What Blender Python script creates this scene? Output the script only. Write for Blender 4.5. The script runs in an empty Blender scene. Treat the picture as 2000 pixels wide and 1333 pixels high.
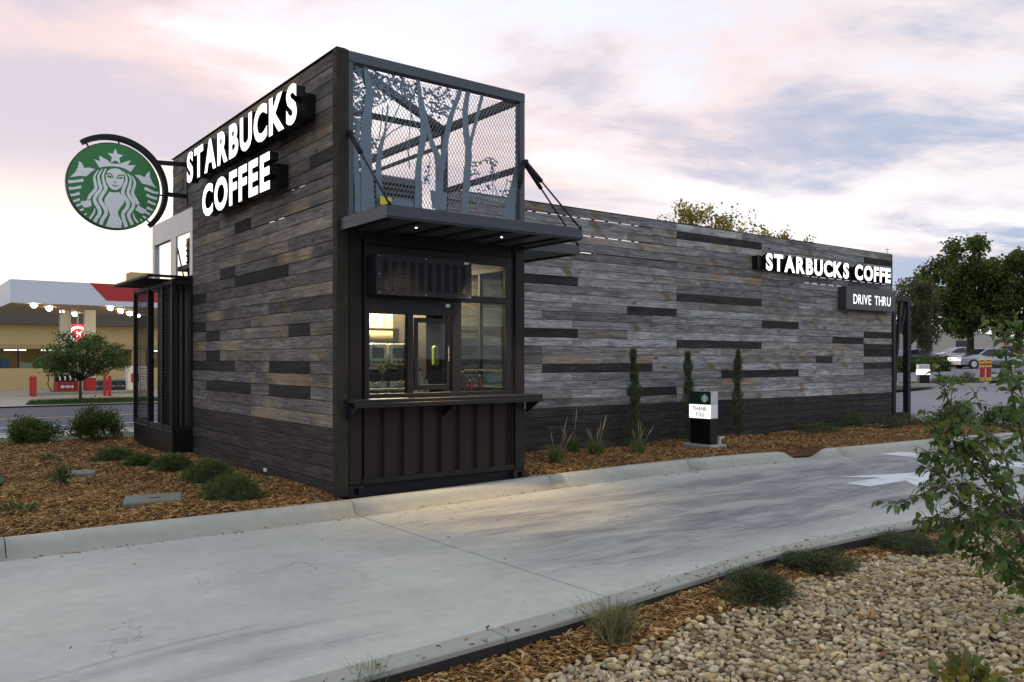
import bpy, bmesh, math, random
import numpy as np
from mathutils import Vector, Matrix

random.seed(11)
rng = np.random.default_rng(7)
R = math.radians
scene = bpy.context.scene
col = scene.collection

# ------------------------------------------------------------------ camera
CAMP = (-3.818, -7.95, 1.433)
FW = (0.6062, 0.7953)          # forward in plan
cam_data = bpy.data.cameras.new("camera")
cam = bpy.data.objects.new("camera", cam_data)
col.objects.link(cam)
cam.location = CAMP
cam.rotation_euler = (R(90), 0, -math.atan2(FW[0], FW[1]))
cam_data.sensor_width = 36.0
cam_data.lens = 1622.0 / 2000.0 * 36.0
cam_data.shift_y = 36.5 / 2000.0
cam_data.clip_start = 0.05
cam_data.clip_end = 3000
scene.camera = cam

# ------------------------------------------------------------------ world: dusk sky with broken cloud
SUN_AZ = R(7.0)        # measured from +Y towards +X
SUN_EL = R(6.0)
sun_dir = Vector((math.sin(SUN_AZ) * math.cos(SUN_EL), math.cos(SUN_AZ) * math.cos(SUN_EL), math.sin(SUN_EL)))
world = bpy.data.worlds.new("World")
scene.world = world
world.use_nodes = True


def N(nt, typ, **kw):
    n = nt.nodes.new(typ)
    for k, v in kw.items():
        if k == 'inp':
            for kk, vv in v.items():
                n.inputs[kk].default_value = vv
        else:
            setattr(n, k, v)
    return n


def ramp(nt, fac, stops, interp='LINEAR'):
    n = nt.nodes.new('ShaderNodeValToRGB')
    n.color_ramp.interpolation = interp
    el = n.color_ramp.elements
    while len(el) < len(stops):
        el.new(0.5)
    for e, (p, c) in zip(el, stops):
        e.position = p
        e.color = (c, c, c, 1) if isinstance(c, (int, float)) else (c[0], c[1], c[2], 1)
    if fac is not None:
        nt.links.new(fac, n.inputs[0])
    return n


def mixc(nt, fac, a, b, typ='MIX'):
    n = nt.nodes.new('ShaderNodeMix')
    n.data_type = 'RGBA'
    n.blend_type = typ
    n.clamp_result = False
    for s, v in ((0, fac), (6, a), (7, b)):
        if isinstance(v, (int, float)):
            n.inputs[s].default_value = v if s == 0 else (v, v, v, 1)
        elif isinstance(v, tuple):
            n.inputs[s].default_value = (v[0], v[1], v[2], 1)
        else:
            nt.links.new(v, n.inputs[s])
    return n.outputs[2]


def M_(nt, op, a, b=None, c=None, clamp=False):
    n = nt.nodes.new('ShaderNodeMath')
    n.operation = op
    n.use_clamp = clamp
    for i, v in enumerate((a, b, c)):
        if v is None:
            continue
        if isinstance(v, (int, float)):
            n.inputs[i].default_value = v
        else:
            nt.links.new(v, n.inputs[i])
    return n.outputs[0]


def noise(nt, vec, scale, detail=4, rough=0.55, dist=0.0, dim='3D'):
    n = nt.nodes.new('ShaderNodeTexNoise')
    n.noise_dimensions = dim
    n.inputs['Scale'].default_value = scale
    n.inputs['Detail'].default_value = detail
    n.inputs['Roughness'].default_value = rough
    n.inputs['Distortion'].default_value = dist
    if vec is not None:
        nt.links.new(vec, n.inputs['Vector'])
    return n.outputs['Fac']


def build_world():
    nt = world.node_tree
    nt.nodes.clear()
    out = N(nt, 'ShaderNodeOutputWorld')
    bg = N(nt, 'ShaderNodeBackground', inp={'Strength': 0.1})
    tc = N(nt, 'ShaderNodeTexCoord')
    sky = N(nt, 'ShaderNodeTexSky', sky_type='NISHITA')
    sky.sun_disc = False
    sky.sun_elevation = SUN_EL
    sky.sun_rotation = SUN_AZ
    sky.air_density = 1.0
    sky.dust_density = 2.0
    d = tc.outputs['Generated']
    sep = N(nt, 'ShaderNodeSeparateXYZ')
    nt.links.new(d, sep.inputs[0])
    x, y, z = sep.outputs
    zz = M_(nt, 'ADD', M_(nt, 'MAXIMUM', z, 0.0), 0.16)
    u = M_(nt, 'DIVIDE', x, zz)
    v = M_(nt, 'DIVIDE', y, zz)
    # rotate plan so the cloud streets run across the view
    a = M_(nt, 'ADD', M_(nt, 'MULTIPLY', u, 0.80), M_(nt, 'MULTIPLY', v, -0.60))
    b = M_(nt, 'ADD', M_(nt, 'MULTIPLY', u, 0.60), M_(nt, 'MULTIPLY', v, 0.80))
    cmb = N(nt, 'ShaderNodeCombineXYZ')
    nt.links.new(M_(nt, 'MULTIPLY', a, 0.75), cmb.inputs[0])
    nt.links.new(M_(nt, 'MULTIPLY', b, 1.0), cmb.inputs[1])
    cmb.inputs[2].default_value = SKYSEED
    cv = cmb.outputs[0]
    n1 = noise(nt, cv, 0.55, 10, 0.58, 0.5)
    n2 = noise(nt, cv, 1.5, 9, 0.6, 0.4)
    n3 = noise(nt, cv, 0.30, 3, 0.5, 0.0)
    # sun proximity
    dot = N(nt, 'ShaderNodeVectorMath', operation='DOT_PRODUCT')
    nt.links.new(d, dot.inputs[0])
    dot.inputs[1].default_value = sun_dir
    s = dot.outputs['Value']
    away = ramp(nt, s, [(0.45, 1.0), (0.97, 0.0)], 'EASE').outputs[0]
    low = ramp(nt, z, [(0.0, 1.0), (0.22, 0.0)], 'EASE').outputs[0]
    near = M_(nt, 'MULTIPLY', ramp(nt, s, [(0.90, 0.0), (1.0, 1.0)], 'EASE').outputs[0], low)
    # clear sky between clouds: white low down, bluer overhead
    hi_ = mixc(nt, away, (5.8, 5.8, 6.5), (4.6, 5.8, 7.4))
    lo_ = mixc(nt, away, (7.4, 6.9, 6.4), (6.9, 7.2, 7.6))
    clear = mixc(nt, ramp(nt, z, [(0.06, 0.0), (0.42, 1.0)], 'EASE').outputs[0], lo_, hi_)
    clear = mixc(nt, 0.10, clear, sky.outputs[0], 'ADD')
    # clouds: peach rims, grey bodies
    pink = mixc(nt, away, (6.2, 4.9, 4.8), (6.2, 5.5, 5.5))
    grey = mixc(nt, away, (4.6, 4.15, 4.75), (2.5, 3.1, 4.3))
    body = M_(nt, 'ADD', M_(nt, 'MULTIPLY', n1, 0.62), M_(nt, 'ADD', M_(nt, 'MULTIPLY', n3, 0.18), M_(nt, 'MULTIPLY', n2, 0.20)))
    cov = ramp(nt, body, [(COV, 0.0), (COV + 0.075, 1.0)], 'EASE').outputs[0]
    shade = ramp(nt, M_(nt, 'ADD', M_(nt, 'MULTIPLY', body, 0.75), M_(nt, 'MULTIPLY', n2, 0.25)), [(COV + 0.035, 0.0), (COV + 0.12, 1.0)], 'EASE').outputs[0]
    cloud = mixc(nt, shade, pink, grey)
    fade = ramp(nt, z, [(0.05, 0.0), (0.24, 1.0)], 'EASE').outputs[0]
    side = ramp(nt, s, [(0.60, 1.0), (0.90, 0.0)], 'EASE').outputs[0]
    cov = M_(nt, 'MULTIPLY', cov, M_(nt, 'MAXIMUM', fade, M_(nt, 'MULTIPLY', side, 0.95)))
    c = mixc(nt, M_(nt, 'MULTIPLY', cov, 0.95), clear, cloud)
    # warm glow low over the sunset
    c = mixc(nt, M_(nt, 'MULTIPLY', near, 0.9), c, (9.2, 7.9, 6.0))
    nt.links.new(c, bg.inputs['Color'])
    nt.links.new(bg.outputs[0], out.inputs['Surface'])


SKYSEED = 3.4
COV = 0.447
build_world()

sun_data = bpy.data.lights.new("sun", 'SUN')
sun_data.energy = 0.6
sun_data.angle = R(14)
sun_data.color = (1.0, 0.82, 0.66)
sun = bpy.data.objects.new("sun", sun_data)
col.objects.link(sun)
sun.rotation_euler = (-sun_dir).to_track_quat('-Z', 'Y').to_euler()

scene.view_settings.view_transform = 'Standard'
scene.view_settings.look = 'None'
scene.view_settings.exposure = 0.66
scene.view_settings.gamma = 1.0
scene.view_settings.use_curve_mapping = False

# ------------------------------------------------------------------ helpers


def ray(px, py):
    a = (px - 1000.0) / 1622.0
    return (a * FW[1] + FW[0], -a * FW[0] + FW[1], (703.0 - py) / 1622.0)


def onY(px, py, Y):
    d = ray(px, py)
    t = (Y - CAMP[1]) / d[1]
    return (CAMP[0] + t * d[0], CAMP[2] + t * d[2])


def dep(px, py, t):
    d = ray(px, py)
    return Vector((CAMP[0] + t * d[0], CAMP[1] + t * d[1], CAMP[2] + t * d[2]))


def tag(o, label=None, cat=None, group=None, kind=None):
    if label:
        o['label'] = label
    if cat:
        o['category'] = cat
    if group:
        o['group'] = group
    if kind:
        o['kind'] = kind
    return o


def empty(name, loc=(0, 0, 0), rz=0.0, label=None, cat=None, group=None, kind=None):
    o = bpy.data.objects.new(name, None)
    o.empty_display_size = 0.2
    col.objects.link(o)
    o.location = loc
    o.rotation_euler = (0, 0, rz)
    return tag(o, label, cat, group, kind)


def wloc(o):
    v = Vector((0, 0, 0))
    while o is not None:
        v = v + Vector(o.location)
        o = o.parent
    return v


def link(name, me, parent=None, loc=None):
    o = bpy.data.objects.new(name, me)
    col.objects.link(o)
    if parent is not None:
        o.parent = parent
    if loc is not None:
        o.location = loc
    return o


class MB:
    """collects shapes, builds one mesh object"""

    def __init__(self):
        self.v, self.f, self.m = [], [], []

    def add(self, vs, fs, mi=0):
        b = len(self.v)
        self.v += [tuple(p) for p in vs]
        for f in fs:
            self.f.append([b + i for i in f])
            self.m.append(mi)
        return self

    def box(self, x0, x1, y0, y1, z0, z1, mi=0):
        vs = [(x0, y0, z0), (x1, y0, z0), (x1, y1, z0), (x0, y1, z0), (x0, y0, z1), (x1, y0, z1), (x1, y1, z1), (x0, y1, z1)]
        return self.add(vs, [(3, 2, 1, 0), (4, 5, 6, 7), (0, 1, 5, 4), (1, 2, 6, 5), (2, 3, 7, 6), (3, 0, 4, 7)], mi)

    def bar(self, a, b, w, h, up=(0, 0, 1), mi=0):
        a, b = Vector(a), Vector(b)
        d = (b - a).normalized()
        u = Vector(up)
        if abs(d.dot(u)) > 0.98:
            u = Vector((0, 1, 0))
        s = d.cross(u).normalized() * (w / 2)
        t = s.cross(d).normalized() * (h / 2)
        vs = [a - s - t, a + s - t, a + s + t, a - s + t, b - s - t, b + s - t, b + s + t, b - s + t]
        return self.add(vs, [(0, 1, 2, 3), (7, 6, 5, 4), (1, 0, 4, 5), (2, 1, 5, 6), (3, 2, 6, 7), (0, 3, 7, 4)], mi)

    def tube(self, pts, rad, n=8, cap=True, mi=0):
        pts = [Vector(p) for p in pts]
        if isinstance(rad, (int, float)):
            rad = [rad] * len(pts)
        prev = None
        vs, fs = [], []
        for i, p in enumerate(pts):
            if i == 0:
                d = pts[1] - p
            elif i == len(pts) - 1:
                d = p - pts[i - 1]
            else:
                d = pts[i + 1] - pts[i - 1]
            d.normalize()
            if prev is None:
                u = Vector((0, 0, 1)) if abs(d.z) < 0.9 else Vector((1, 0, 0))
                s = d.cross(u).normalized()
            else:
                s = (prev - d * prev.dot(d)).normalized()
            prev = s
            t = d.cross(s)
            for k in range(n):
                a = 2 * math.pi * k / n
                vs.append(p + (s * math.cos(a) + t * math.sin(a)) * rad[i])
        for i in range(len(pts) - 1):
            for k in range(n):
                k2 = (k + 1) % n
                fs.append((i * n + k, i * n + k2, (i + 1) * n + k2, (i + 1) * n + k))
        if cap:
            fs.append(tuple(reversed(range(n))))
            fs.append(tuple(range((len(pts) - 1) * n, len(pts) * n)))
        return self.add(vs, fs, mi)

    def lathe(self, c, prof, n=16, axis='Z', mi=0):
        vs, fs = [], []
        for (r, h) in prof:
            for k in range(n):
                a = 2 * math.pi * k / n
                p = (r * math.cos(a), r * math.sin(a), h)
                if axis == 'Y':
                    p = (p[0], p[2], p[1])
                elif axis == 'X':
                    p = (p[2], p[0], p[1])
                vs.append((c[0] + p[0], c[1] + p[1], c[2] + p[2]))
        for i in range(len(prof) - 1):
            for k in range(n):
                k2 = (k + 1) % n
                fs.append((i * n + k, i * n + k2, (i + 1) * n + k2, (i + 1) * n + k))
        fs.append(tuple(reversed(range(n))))
        fs.append(tuple(range((len(prof) - 1) * n, len(prof) * n)))
        return self.add(vs, fs, mi)

    def prism(self, poly, f, t0, t1, mi=0):
        """poly: 2d points; f(u,v,t)->3d point; closed prism between t0 and t1"""
        n = len(poly)
        vs = [f(p[0], p[1], t0) for p in poly] + [f(p[0], p[1], t1) for p in poly]
        fs = [tuple(range(n)), tuple(reversed(range(n, 2 * n)))]
        for i in range(n):
            j = (i + 1) % n
            fs.append((i, i + n, j + n, j))
        return self.add(vs, fs, mi)

    def build(self, name, mats, parent=None, bevel=0.0, smooth=False, loc=None, seg=1, fix=True):
        off = wloc(parent) if parent is not None else Vector((0, 0, 0))
        if loc is not None:
            off = off + Vector(loc) if parent is None else Vector(loc)
        me = bpy.data.meshes.new(name)
        me.from_pydata([(p[0] - off.x, p[1] - off.y, p[2] - off.z) for p in self.v], [], self.f)
        if not isinstance(mats, (list, tuple)):
            mats = [mats]
        for m in mats:
            me.materials.append(m)
        if len(mats) > 1:
            me.polygons.foreach_set('material_index', self.m)
        if bevel > 0 or fix:
            bm = bmesh.new()
            bm.from_mesh(me)
            if fix:
                bmesh.ops.recalc_face_normals(bm, faces=bm.faces)
            if bevel > 0:
                ed = [e for e in bm.edges if len(e.link_faces) == 2 and e.calc_face_angle(0) > 0.5]
                bmesh.ops.bevel(bm, geom=ed, offset=bevel, segments=seg, affect='EDGES', clamp_overlap=True)
            bm.to_mesh(me)
            bm.free()
        if smooth:
            me.polygons.foreach_set('use_smooth', [True] * len(me.polygons))
        o = link(name, me, parent)
        if parent is None:
            o.location = off
        elif loc is not None:
            o.location = Vector(loc) - wloc(parent)
        return o


def npmesh(name, V, F, mat, parent=None, cols=None, smooth=False, off=None):
    V = np.asarray(V, dtype=np.float32)
    F = np.asarray(F, dtype=np.int32)
    if off is None and parent is not None:
        off = wloc(parent)
    if off is not None:
        V = V - np.array(off, dtype=np.float32)
    me = bpy.data.meshes.new(name)
    k = F.shape[1]
    me.vertices.add(len(V))
    me.vertices.foreach_set('co', V.ravel())
    me.loops.add(F.size)
    me.loops.foreach_set('vertex_index', F.ravel())
    me.polygons.add(len(F))
    me.polygons.foreach_set('loop_start', np.arange(0, F.size, k, dtype=np.int32))
    if smooth:
        me.polygons.foreach_set('use_smooth', np.ones(len(F), dtype=bool))
    me.update(calc_edges=True)
    if cols is not None:
        at = me.color_attributes.new('Col', 'FLOAT_COLOR', 'POINT')
        c4 = np.ones((len(V), 4), dtype=np.float32)
        c4[:, :3] = cols
        at.data.foreach_set('color', c4.ravel())
    me.materials.append(mat)
    o = link(name, me, parent)
    if parent is None and off is not None:
        o.location = off
    return o


# ------------------------------------------------------------------ materials
MATS = {}


def principled(name):
    m = bpy.data.materials.new(name)
    m.use_nodes = True
    nt = m.node_tree
    b = nt.nodes['Principled BSDF']
    MATS[name] = m
    return m, nt, b


def simple(name, c, rough=0.6, metal=0.0, var=0.12, scale=6.0, bump=0.0, bscale=60.0, dirt=None, coat=0.0, spec=0.5):
    """paint / metal / plastic with mottling, fine relief and roughness variation"""
    m, nt, b = principled(name)
    tc = N(nt, 'ShaderNodeTexCoord')
    o = tc.outputs['Object']
    n1 = noise(nt, o, scale, 5, 0.6)
    lo = tuple(max(0, x * (1 - var)) for x in c)
    hi = tuple(x * (1 + var) for x in c)
    cc = mixc(nt, n1, lo, hi)
    if dirt:
        n2 = noise(nt, o, scale * 0.35, 6, 0.7, 0.4)
        k = ramp(nt, n2, [(0.5, 0.0), (0.72, 1.0)]).outputs[0]
        cc = mixc(nt, M_(nt, 'MULTIPLY', k, dirt[1]), cc, dirt[0])
    nt.links.new(cc, b.inputs['Base Color'])
    b.inputs['Metallic'].default_value = metal
    b.inputs['Specular IOR Level'].default_value = spec
    rr = M_(nt, 'ADD', M_(nt, 'MULTIPLY', noise(nt, o, scale * 3, 4, 0.6), 0.25), rough - 0.12)
    nt.links.new(rr, b.inputs['Roughness'])
    if coat:
        b.inputs['Coat Weight'].default_value = coat
    if bump > 0:
        bp = N(nt, 'ShaderNodeBump', inp={'Strength': bump, 'Distance': 0.01})
        nt.links.new(noise(nt, o, bscale, 4, 0.6), bp.inputs['Height'])
        nt.links.new(bp.outputs[0], b.inputs['Normal'])
    return m


def emit(name, c, strength, base=(0.8, 0.8, 0.8)):
    m, nt, b = principled(name)
    b.inputs['Base Color'].default_value = (*base, 1)
    b.inputs['Emission Color'].default_value = (*c, 1)
    b.inputs['Emission Strength'].default_value = strength
    b.inputs['Roughness'].default_value = 0.4
    return m


def glass(name, tint=(0.74, 0.80, 0.79), refl=0.9):
    m = bpy.data.materials.new(name)
    m.use_nodes = True
    nt = m.node_tree
    nt.nodes.clear()
    out = N(nt, 'ShaderNodeOutputMaterial')
    tr = N(nt, 'ShaderNodeBsdfTransparent', inp={'Color': (*tint, 1)})
    gl = N(nt, 'ShaderNodeBsdfGlossy', inp={'Roughness': 0.01, 'Color': (refl, refl, refl, 1)})
    ge = N(nt, 'ShaderNodeNewGeometry')
    dt = N(nt, 'ShaderNodeVectorMath', operation='DOT_PRODUCT')
    nt.links.new(ge.outputs['Incoming'], dt.inputs[0])
    nt.links.new(ge.outputs['Normal'], dt.inputs[1])
    om = M_(nt, 'SUBTRACT', 1.0, M_(nt, 'ABSOLUTE', dt.outputs['Value']))
    fr = M_(nt, 'ADD', 0.025, M_(nt, 'MULTIPLY', M_(nt, 'POWER', om, 5.0), 0.95))
    mx = N(nt, 'ShaderNodeMixShader')
    nt.links.new(fr, mx.inputs[0])
    nt.links.new(tr.outputs[0], mx.inputs[1])
    nt.links.new(gl.outputs[0], mx.inputs[2])
    nt.links.new(mx.outputs[0], out.inputs[0])
    MATS[name] = m
    return m


def wood_mat():
    m, nt, b = principled('weathered_board')
    tc = N(nt, 'ShaderNodeTexCoord')
    oi = N(nt, 'ShaderNodeObjectInfo')
    rnd = oi.outputs['Random']
    sep = N(nt, 'ShaderNodeSeparateXYZ')
    nt.links.new(tc.outputs['Object'], sep.inputs[0])
    ox, oy, oz = sep.outputs
    offs = M_(nt, 'MULTIPLY', rnd, 73.0)
    cmb = N(nt, 'ShaderNodeCombineXYZ')
    nt.links.new(M_(nt, 'ADD', ox, offs), cmb.inputs[0])
    nt.links.new(oy, cmb.inputs[1])
    nt.links.new(M_(nt, 'ADD', oz, M_(nt, 'MULTIPLY', rnd, 31.0)), cmb.inputs[2])
    P = cmb.outputs[0]
    mp = N(nt, 'ShaderNodeMapping', inp={'Scale': (1.6, 20, 34)})
    nt.links.new(P, mp.inputs['Vector'])
    grain = noise(nt, mp.outputs[0], 1.0, 8, 0.68, 0.6)
    mp2 = N(nt, 'ShaderNodeMapping', inp={'Scale': (5, 60, 130)})
    nt.links.new(P, mp2.inputs['Vector'])
    fine = noise(nt, mp2.outputs[0], 1.0, 6, 0.7, 0.2)
    mpb = N(nt, 'ShaderNodeMapping', inp={'Scale': (1.0, 1, 2.6)})
    nt.links.new(P, mpb.inputs['Vector'])
    blot = noise(nt, mpb.outputs[0], 3.2, 6, 0.65, 0.5)
    big = noise(nt, P, 0.9, 3, 0.5, 0.0)
    base = oi.outputs['Color']
    dark = mixc(nt, 1.0, base, (0.52, 0.51, 0.51), 'MULTIPLY')
    lite = mixc(nt, 1.0, base, (1.62, 1.60, 1.56), 'MULTIPLY')
    g = ramp(nt, grain, [(0.34, 0.0), (0.66, 1.0)]).outputs[0]
    c = mixc(nt, g, dark, lite)
    f = ramp(nt, fine, [(0.33, 0.55), (0.60, 1.10)]).outputs[0]
    c = mixc(nt, 1.0, c, f, 'MULTIPLY')
    bl = ramp(nt, blot, [(0.36, 0.70), (0.62, 1.22)]).outputs[0]
    c = mixc(nt, 1.0, c, bl, 'MULTIPLY')
    # bare tan wood where the grey has worn off, on boards that carry alpha
    tanm = M_(nt, 'MULTIPLY', ramp(nt, big, [(0.44, 0.0), (0.58, 1.0)]).outputs[0], M_(nt, 'SUBTRACT', 1.0, oi.outputs['Alpha']))
    tan = mixc(nt, g, (0.19, 0.130, 0.075), (0.47, 0.365, 0.235))
    c = mixc(nt, M_(nt, 'MULTIPLY', tanm, 0.85), c, tan)
    # knots
    vor = N(nt, 'ShaderNodeTexVoronoi', inp={'Scale': 2.6, 'Randomness': 1.0})
    mp3 = N(nt, 'ShaderNodeMapping', inp={'Scale': (0.55, 0.3, 1.15)})
    nt.links.new(P, mp3.inputs['Vector'])
    nt.links.new(mp3.outputs[0], vor.inputs['Vector'])
    kn = ramp(nt, M_(nt, 'ADD', vor.outputs['Distance'], M_(nt, 'MULTIPLY', fine, 0.05)), [(0.06, 1.0), (0.13, 0.0)]).outputs[0]
    c = mixc(nt, M_(nt, 'MULTIPLY', kn, 0.8), c, (0.035, 0.03, 0.027))
    # slanted ochre ghost of an old brace
    r2 = M_(nt, 'FRACT', M_(nt, 'MULTIPLY', rnd, 17.31))
    r3 = M_(nt, 'FRACT', M_(nt, 'MULTIPLY', rnd, 43.77))
    has = M_(nt, 'GREATER_THAN', r2, 0.76)
    pos = M_(nt, 'MULTIPLY', M_(nt, 'SUBTRACT', r3, 0.5), 1.1)
    dd = M_(nt, 'ABSOLUTE', M_(nt, 'SUBTRACT', M_(nt, 'ADD', ox, M_(nt, 'MULTIPLY', oz, 0.9)), M_(nt, 'ADD', pos, M_(nt, 'MULTIPLY', M_(nt, 'SUBTRACT', blot, 0.5), 0.06))))
    band = ramp(nt, dd, [(0.075, 1.0), (0.10, 0.0)]).outputs[0]
    lum = oi.outputs['Color']
    br = N(nt, 'ShaderNodeRGBToBW')
    nt.links.new(lum, br.inputs[0])
    notdark = M_(nt, 'GREATER_THAN', br.outputs[0], 0.06)
    st = M_(nt, 'MULTIPLY', M_(nt, 'MULTIPLY', M_(nt, 'MULTIPLY', band, has), notdark), ramp(nt, blot, [(0.36, 0.35), (0.55, 1.0)]).outputs[0])
    och = mixc(nt, g, (0.095, 0.060, 0.025), (0.27, 0.185, 0.085))
    c = mixc(nt, M_(nt, 'MULTIPLY', st, 0.85), c, och)
    # nail stains
    nx = M_(nt, 'ABSOLUTE', M_(nt, 'SUBTRACT', M_(nt, 'FRACT', M_(nt, 'DIVIDE', M_(nt, 'ADD', ox, 10.0), 0.61)), 0.5))
    nz = M_(nt, 'ABSOLUTE', M_(nt, 'SUBTRACT', M_(nt, 'ABSOLUTE', oz), 0.035))
    nl = M_(nt, 'MULTIPLY', M_(nt, 'LESS_THAN', nx, 0.007), M_(nt, 'LESS_THAN', nz, 0.004))
    c = mixc(nt, M_(nt, 'MULTIPLY', nl, 0.8), c, (0.02, 0.018, 0.016))
    nt.links.new(c, b.inputs['Base Color'])
    b.inputs['Roughness'].default_value = 0.82
    b.inputs['Specular IOR Level'].default_value = 0.25
    h = M_(nt, 'ADD', M_(nt, 'MULTIPLY', fine, 0.6), M_(nt, 'MULTIPLY', grain, 0.5))
    bp = N(nt, 'ShaderNodeBump', inp={'Strength': 0.8, 'Distance': 0.008})
    nt.links.new(h, bp.inputs['Height'])
    nt.links.new(bp.outputs[0], b.inputs['Normal'])
    return m


def concrete_mat(name, tyre=True, base=(0.462, 0.472, 0.418)):
    m, nt, b = principled(name)
    ge = N(nt, 'ShaderNodeNewGeometry')
    pos = ge.outputs['Position']
    sep = N(nt, 'ShaderNodeSeparateXYZ')
    nt.links.new(pos, sep.inputs[0])
    x, y, z = sep.outputs
    n1 = noise(nt, pos, 1.3, 8, 0.62, 0.3)
    n2 = noise(nt, pos, 9.0, 6, 0.65)
    n3 = noise(nt, pos, 160.0, 3, 0.6)
    c = mixc(nt, ramp(nt, n1, [(0.28, 0.0), (0.72, 1.0)]).outputs[0], tuple(v * 0.88 for v in base), tuple(v * 1.08 for v in base))
    c = mixc(nt, 1.0, c, ramp(nt, n2, [(0.32, 0.92), (0.66, 1.06)]).outputs[0], 'MULTIPLY')
    c = mixc(nt, 1.0, c, ramp(nt, n3, [(0.3, 0.95), (0.7, 1.04)]).outputs[0], 'MULTIPLY')
    # ochre spills
    sp = ramp(nt, noise(nt, pos, 2.1, 5, 0.6, 0.5), [(0.63, 0.0), (0.76, 1.0)]).outputs[0]
    c = mixc(nt, M_(nt, 'MULTIPLY', sp, 0.25), c, (0.25, 0.19, 0.11))
    if tyre:
        # broom finish and lane rubber, with bluish sky reflection put into its colour
        mp = N(nt, 'ShaderNodeMapping', inp={'Scale': (0.8, 3.2, 1)})
        nt.links.new(pos, mp.inputs['Vector'])
        st = noise(nt, mp.outputs[0], 1.0, 8, 0.66, 0.5)
        mpb = N(nt, 'ShaderNodeMapping', inp={'Scale': (2.5, 26, 1)})
        nt.links.new(pos, mpb.inputs['Vector'])
        st2 = noise(nt, mpb.outputs[0], 1.0, 6, 0.6, 0.2)
        lane = M_(nt, 'MULTIPLY', ramp(nt, M_(nt, 'ADD', y, 4.0), [(0.0, 0.0), (0.9, 1.0)]).outputs[0], 1.0)
        yy = N(nt, 'ShaderNodeMapRange', interpolation_type='SMOOTHSTEP')
        for k, v in (('From Min', -3.9), ('From Max', -3.1)):
            yy.inputs[k].default_value = v
        nt.links.new(y, yy.inputs['Value'])
        y2 = N(nt, 'ShaderNodeMapRange', interpolation_type='SMOOTHSTEP')
        for k, v in (('From Min', -0.35), ('From Max', -1.15)):
            y2.inputs[k].default_value = v
        nt.links.new(y, y2.inputs['Value'])
        xx = N(nt, 'ShaderNodeMapRange', interpolation_type='SMOOTHSTEP')
        for k, v in (('From Min', -0.3), ('From Max', 1.6)):
            xx.inputs[k].default_value = v
        nt.links.new(M_(nt, 'ADD', x, M_(nt, 'MULTIPLY', n1, 0.8)), xx.inputs['Value'])
        k = M_(nt, 'MULTIPLY', M_(nt, 'MULTIPLY', yy.outputs[0], y2.outputs[0]), M_(nt, 'ADD', M_(nt, 'MULTIPLY', xx.outputs[0], 0.85), 0.15))
        s1 = ramp(nt, st, [(0.40, 0.0), (0.58, 1.0)]).outputs[0]
        s2 = ramp(nt, st2, [(0.36, 0.45), (0.62, 1.15)]).outputs[0]
        kk = M_(nt, 'MULTIPLY', k, M_(nt, 'ADD', 0.36, M_(nt, 'MULTIPLY', M_(nt, 'MULTIPLY', s1, s2), 0.64)))
        c = mixc(nt, M_(nt, 'MULTIPLY', kk, 0.92), c, (0.155, 0.163, 0.175))
        # turning tyre scuffs on the clean slab
        def arc(cx, cy, r, w, lim):
            dx = M_(nt, 'SUBTRACT', x, cx)
            dy = M_(nt, 'SUBTRACT', y, cy)
            rr = M_(nt, 'SQRT', M_(nt, 'ADD', M_(nt, 'MULTIPLY', dx, dx), M_(nt, 'MULTIPLY', dy, dy)))
            e = ramp(nt, M_(nt, 'ABSOLUTE', M_(nt, 'SUBTRACT', rr, r)), [(0.0, 1.0), (w, 0.0)]).outputs[0]
            l = N(nt, 'ShaderNodeMapRange', interpolation_type='SMOOTHSTEP')
            l.inputs['From Min'].default_value = lim
            l.inputs['From Max'].default_value = lim - 1.0
            nt.links.new(x, l.inputs['Value'])
            return M_(nt, 'MULTIPLY', M_(nt, 'MULTIPLY', e, l.outputs[0]), ramp(nt, st2, [(0.3, 0.25), (0.6, 1.0)]).outputs[0])
        for a in (( -1.9, -7.9, 4.75, 0.03, -1.6), (-1.9, -7.9, 4.60, 0.10, -1.2), (-1.8, -8.6, 4.9, 0.16, -1.0)):
            c = mixc(nt, M_(nt, 'MULTIPLY', arc(*a), 0.42), c, (0.10, 0.10, 0.10))
    # small oil drips
    vo = N(nt, 'ShaderNodeTexVoronoi', inp={'Scale': 2.3, 'Randomness': 1.0})
    nt.links.new(pos, vo.inputs['Vector'])
    dr = ramp(nt, M_(nt, 'ADD', vo.outputs['Distance'], M_(nt, 'MULTIPLY', n2, 0.05)), [(0.030, 1.0), (0.065, 0.0)]).outputs[0]
    c = mixc(nt, M_(nt, 'MULTIPLY', dr, 0.35), c, (0.12, 0.11, 0.09))
    if tyre:
        # hairline shrinkage cracks
        wv = N(nt, 'ShaderNodeVectorMath', operation='ADD')
        nz_ = N(nt, 'ShaderNodeTexNoise', inp={'Scale': 2.5, 'Detail': 5.0})
        nt.links.new(pos, nz_.inputs['Vector'])
        nt.links.new(pos, wv.inputs[0])
        nt.links.new(nz_.outputs['Color'], wv.inputs[1])
        cr = N(nt, 'ShaderNodeTexVoronoi', feature='DISTANCE_TO_EDGE', inp={'Scale': 0.33})
        nt.links.new(wv.outputs[0], cr.inputs['Vector'])
        ck = ramp(nt, cr.outputs['Distance'], [(0.0006, 1.0), (0.0022, 0.0)]).outputs[0]
        ck = M_(nt, 'MULTIPLY', ck, ramp(nt, noise(nt, pos, 0.5, 2), [(0.47, 0.0), (0.56, 1.0)]).outputs[0])
        c = mixc(nt, M_(nt, 'MULTIPLY', ck, 0.55), c, (0.12, 0.115, 0.10))
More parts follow.
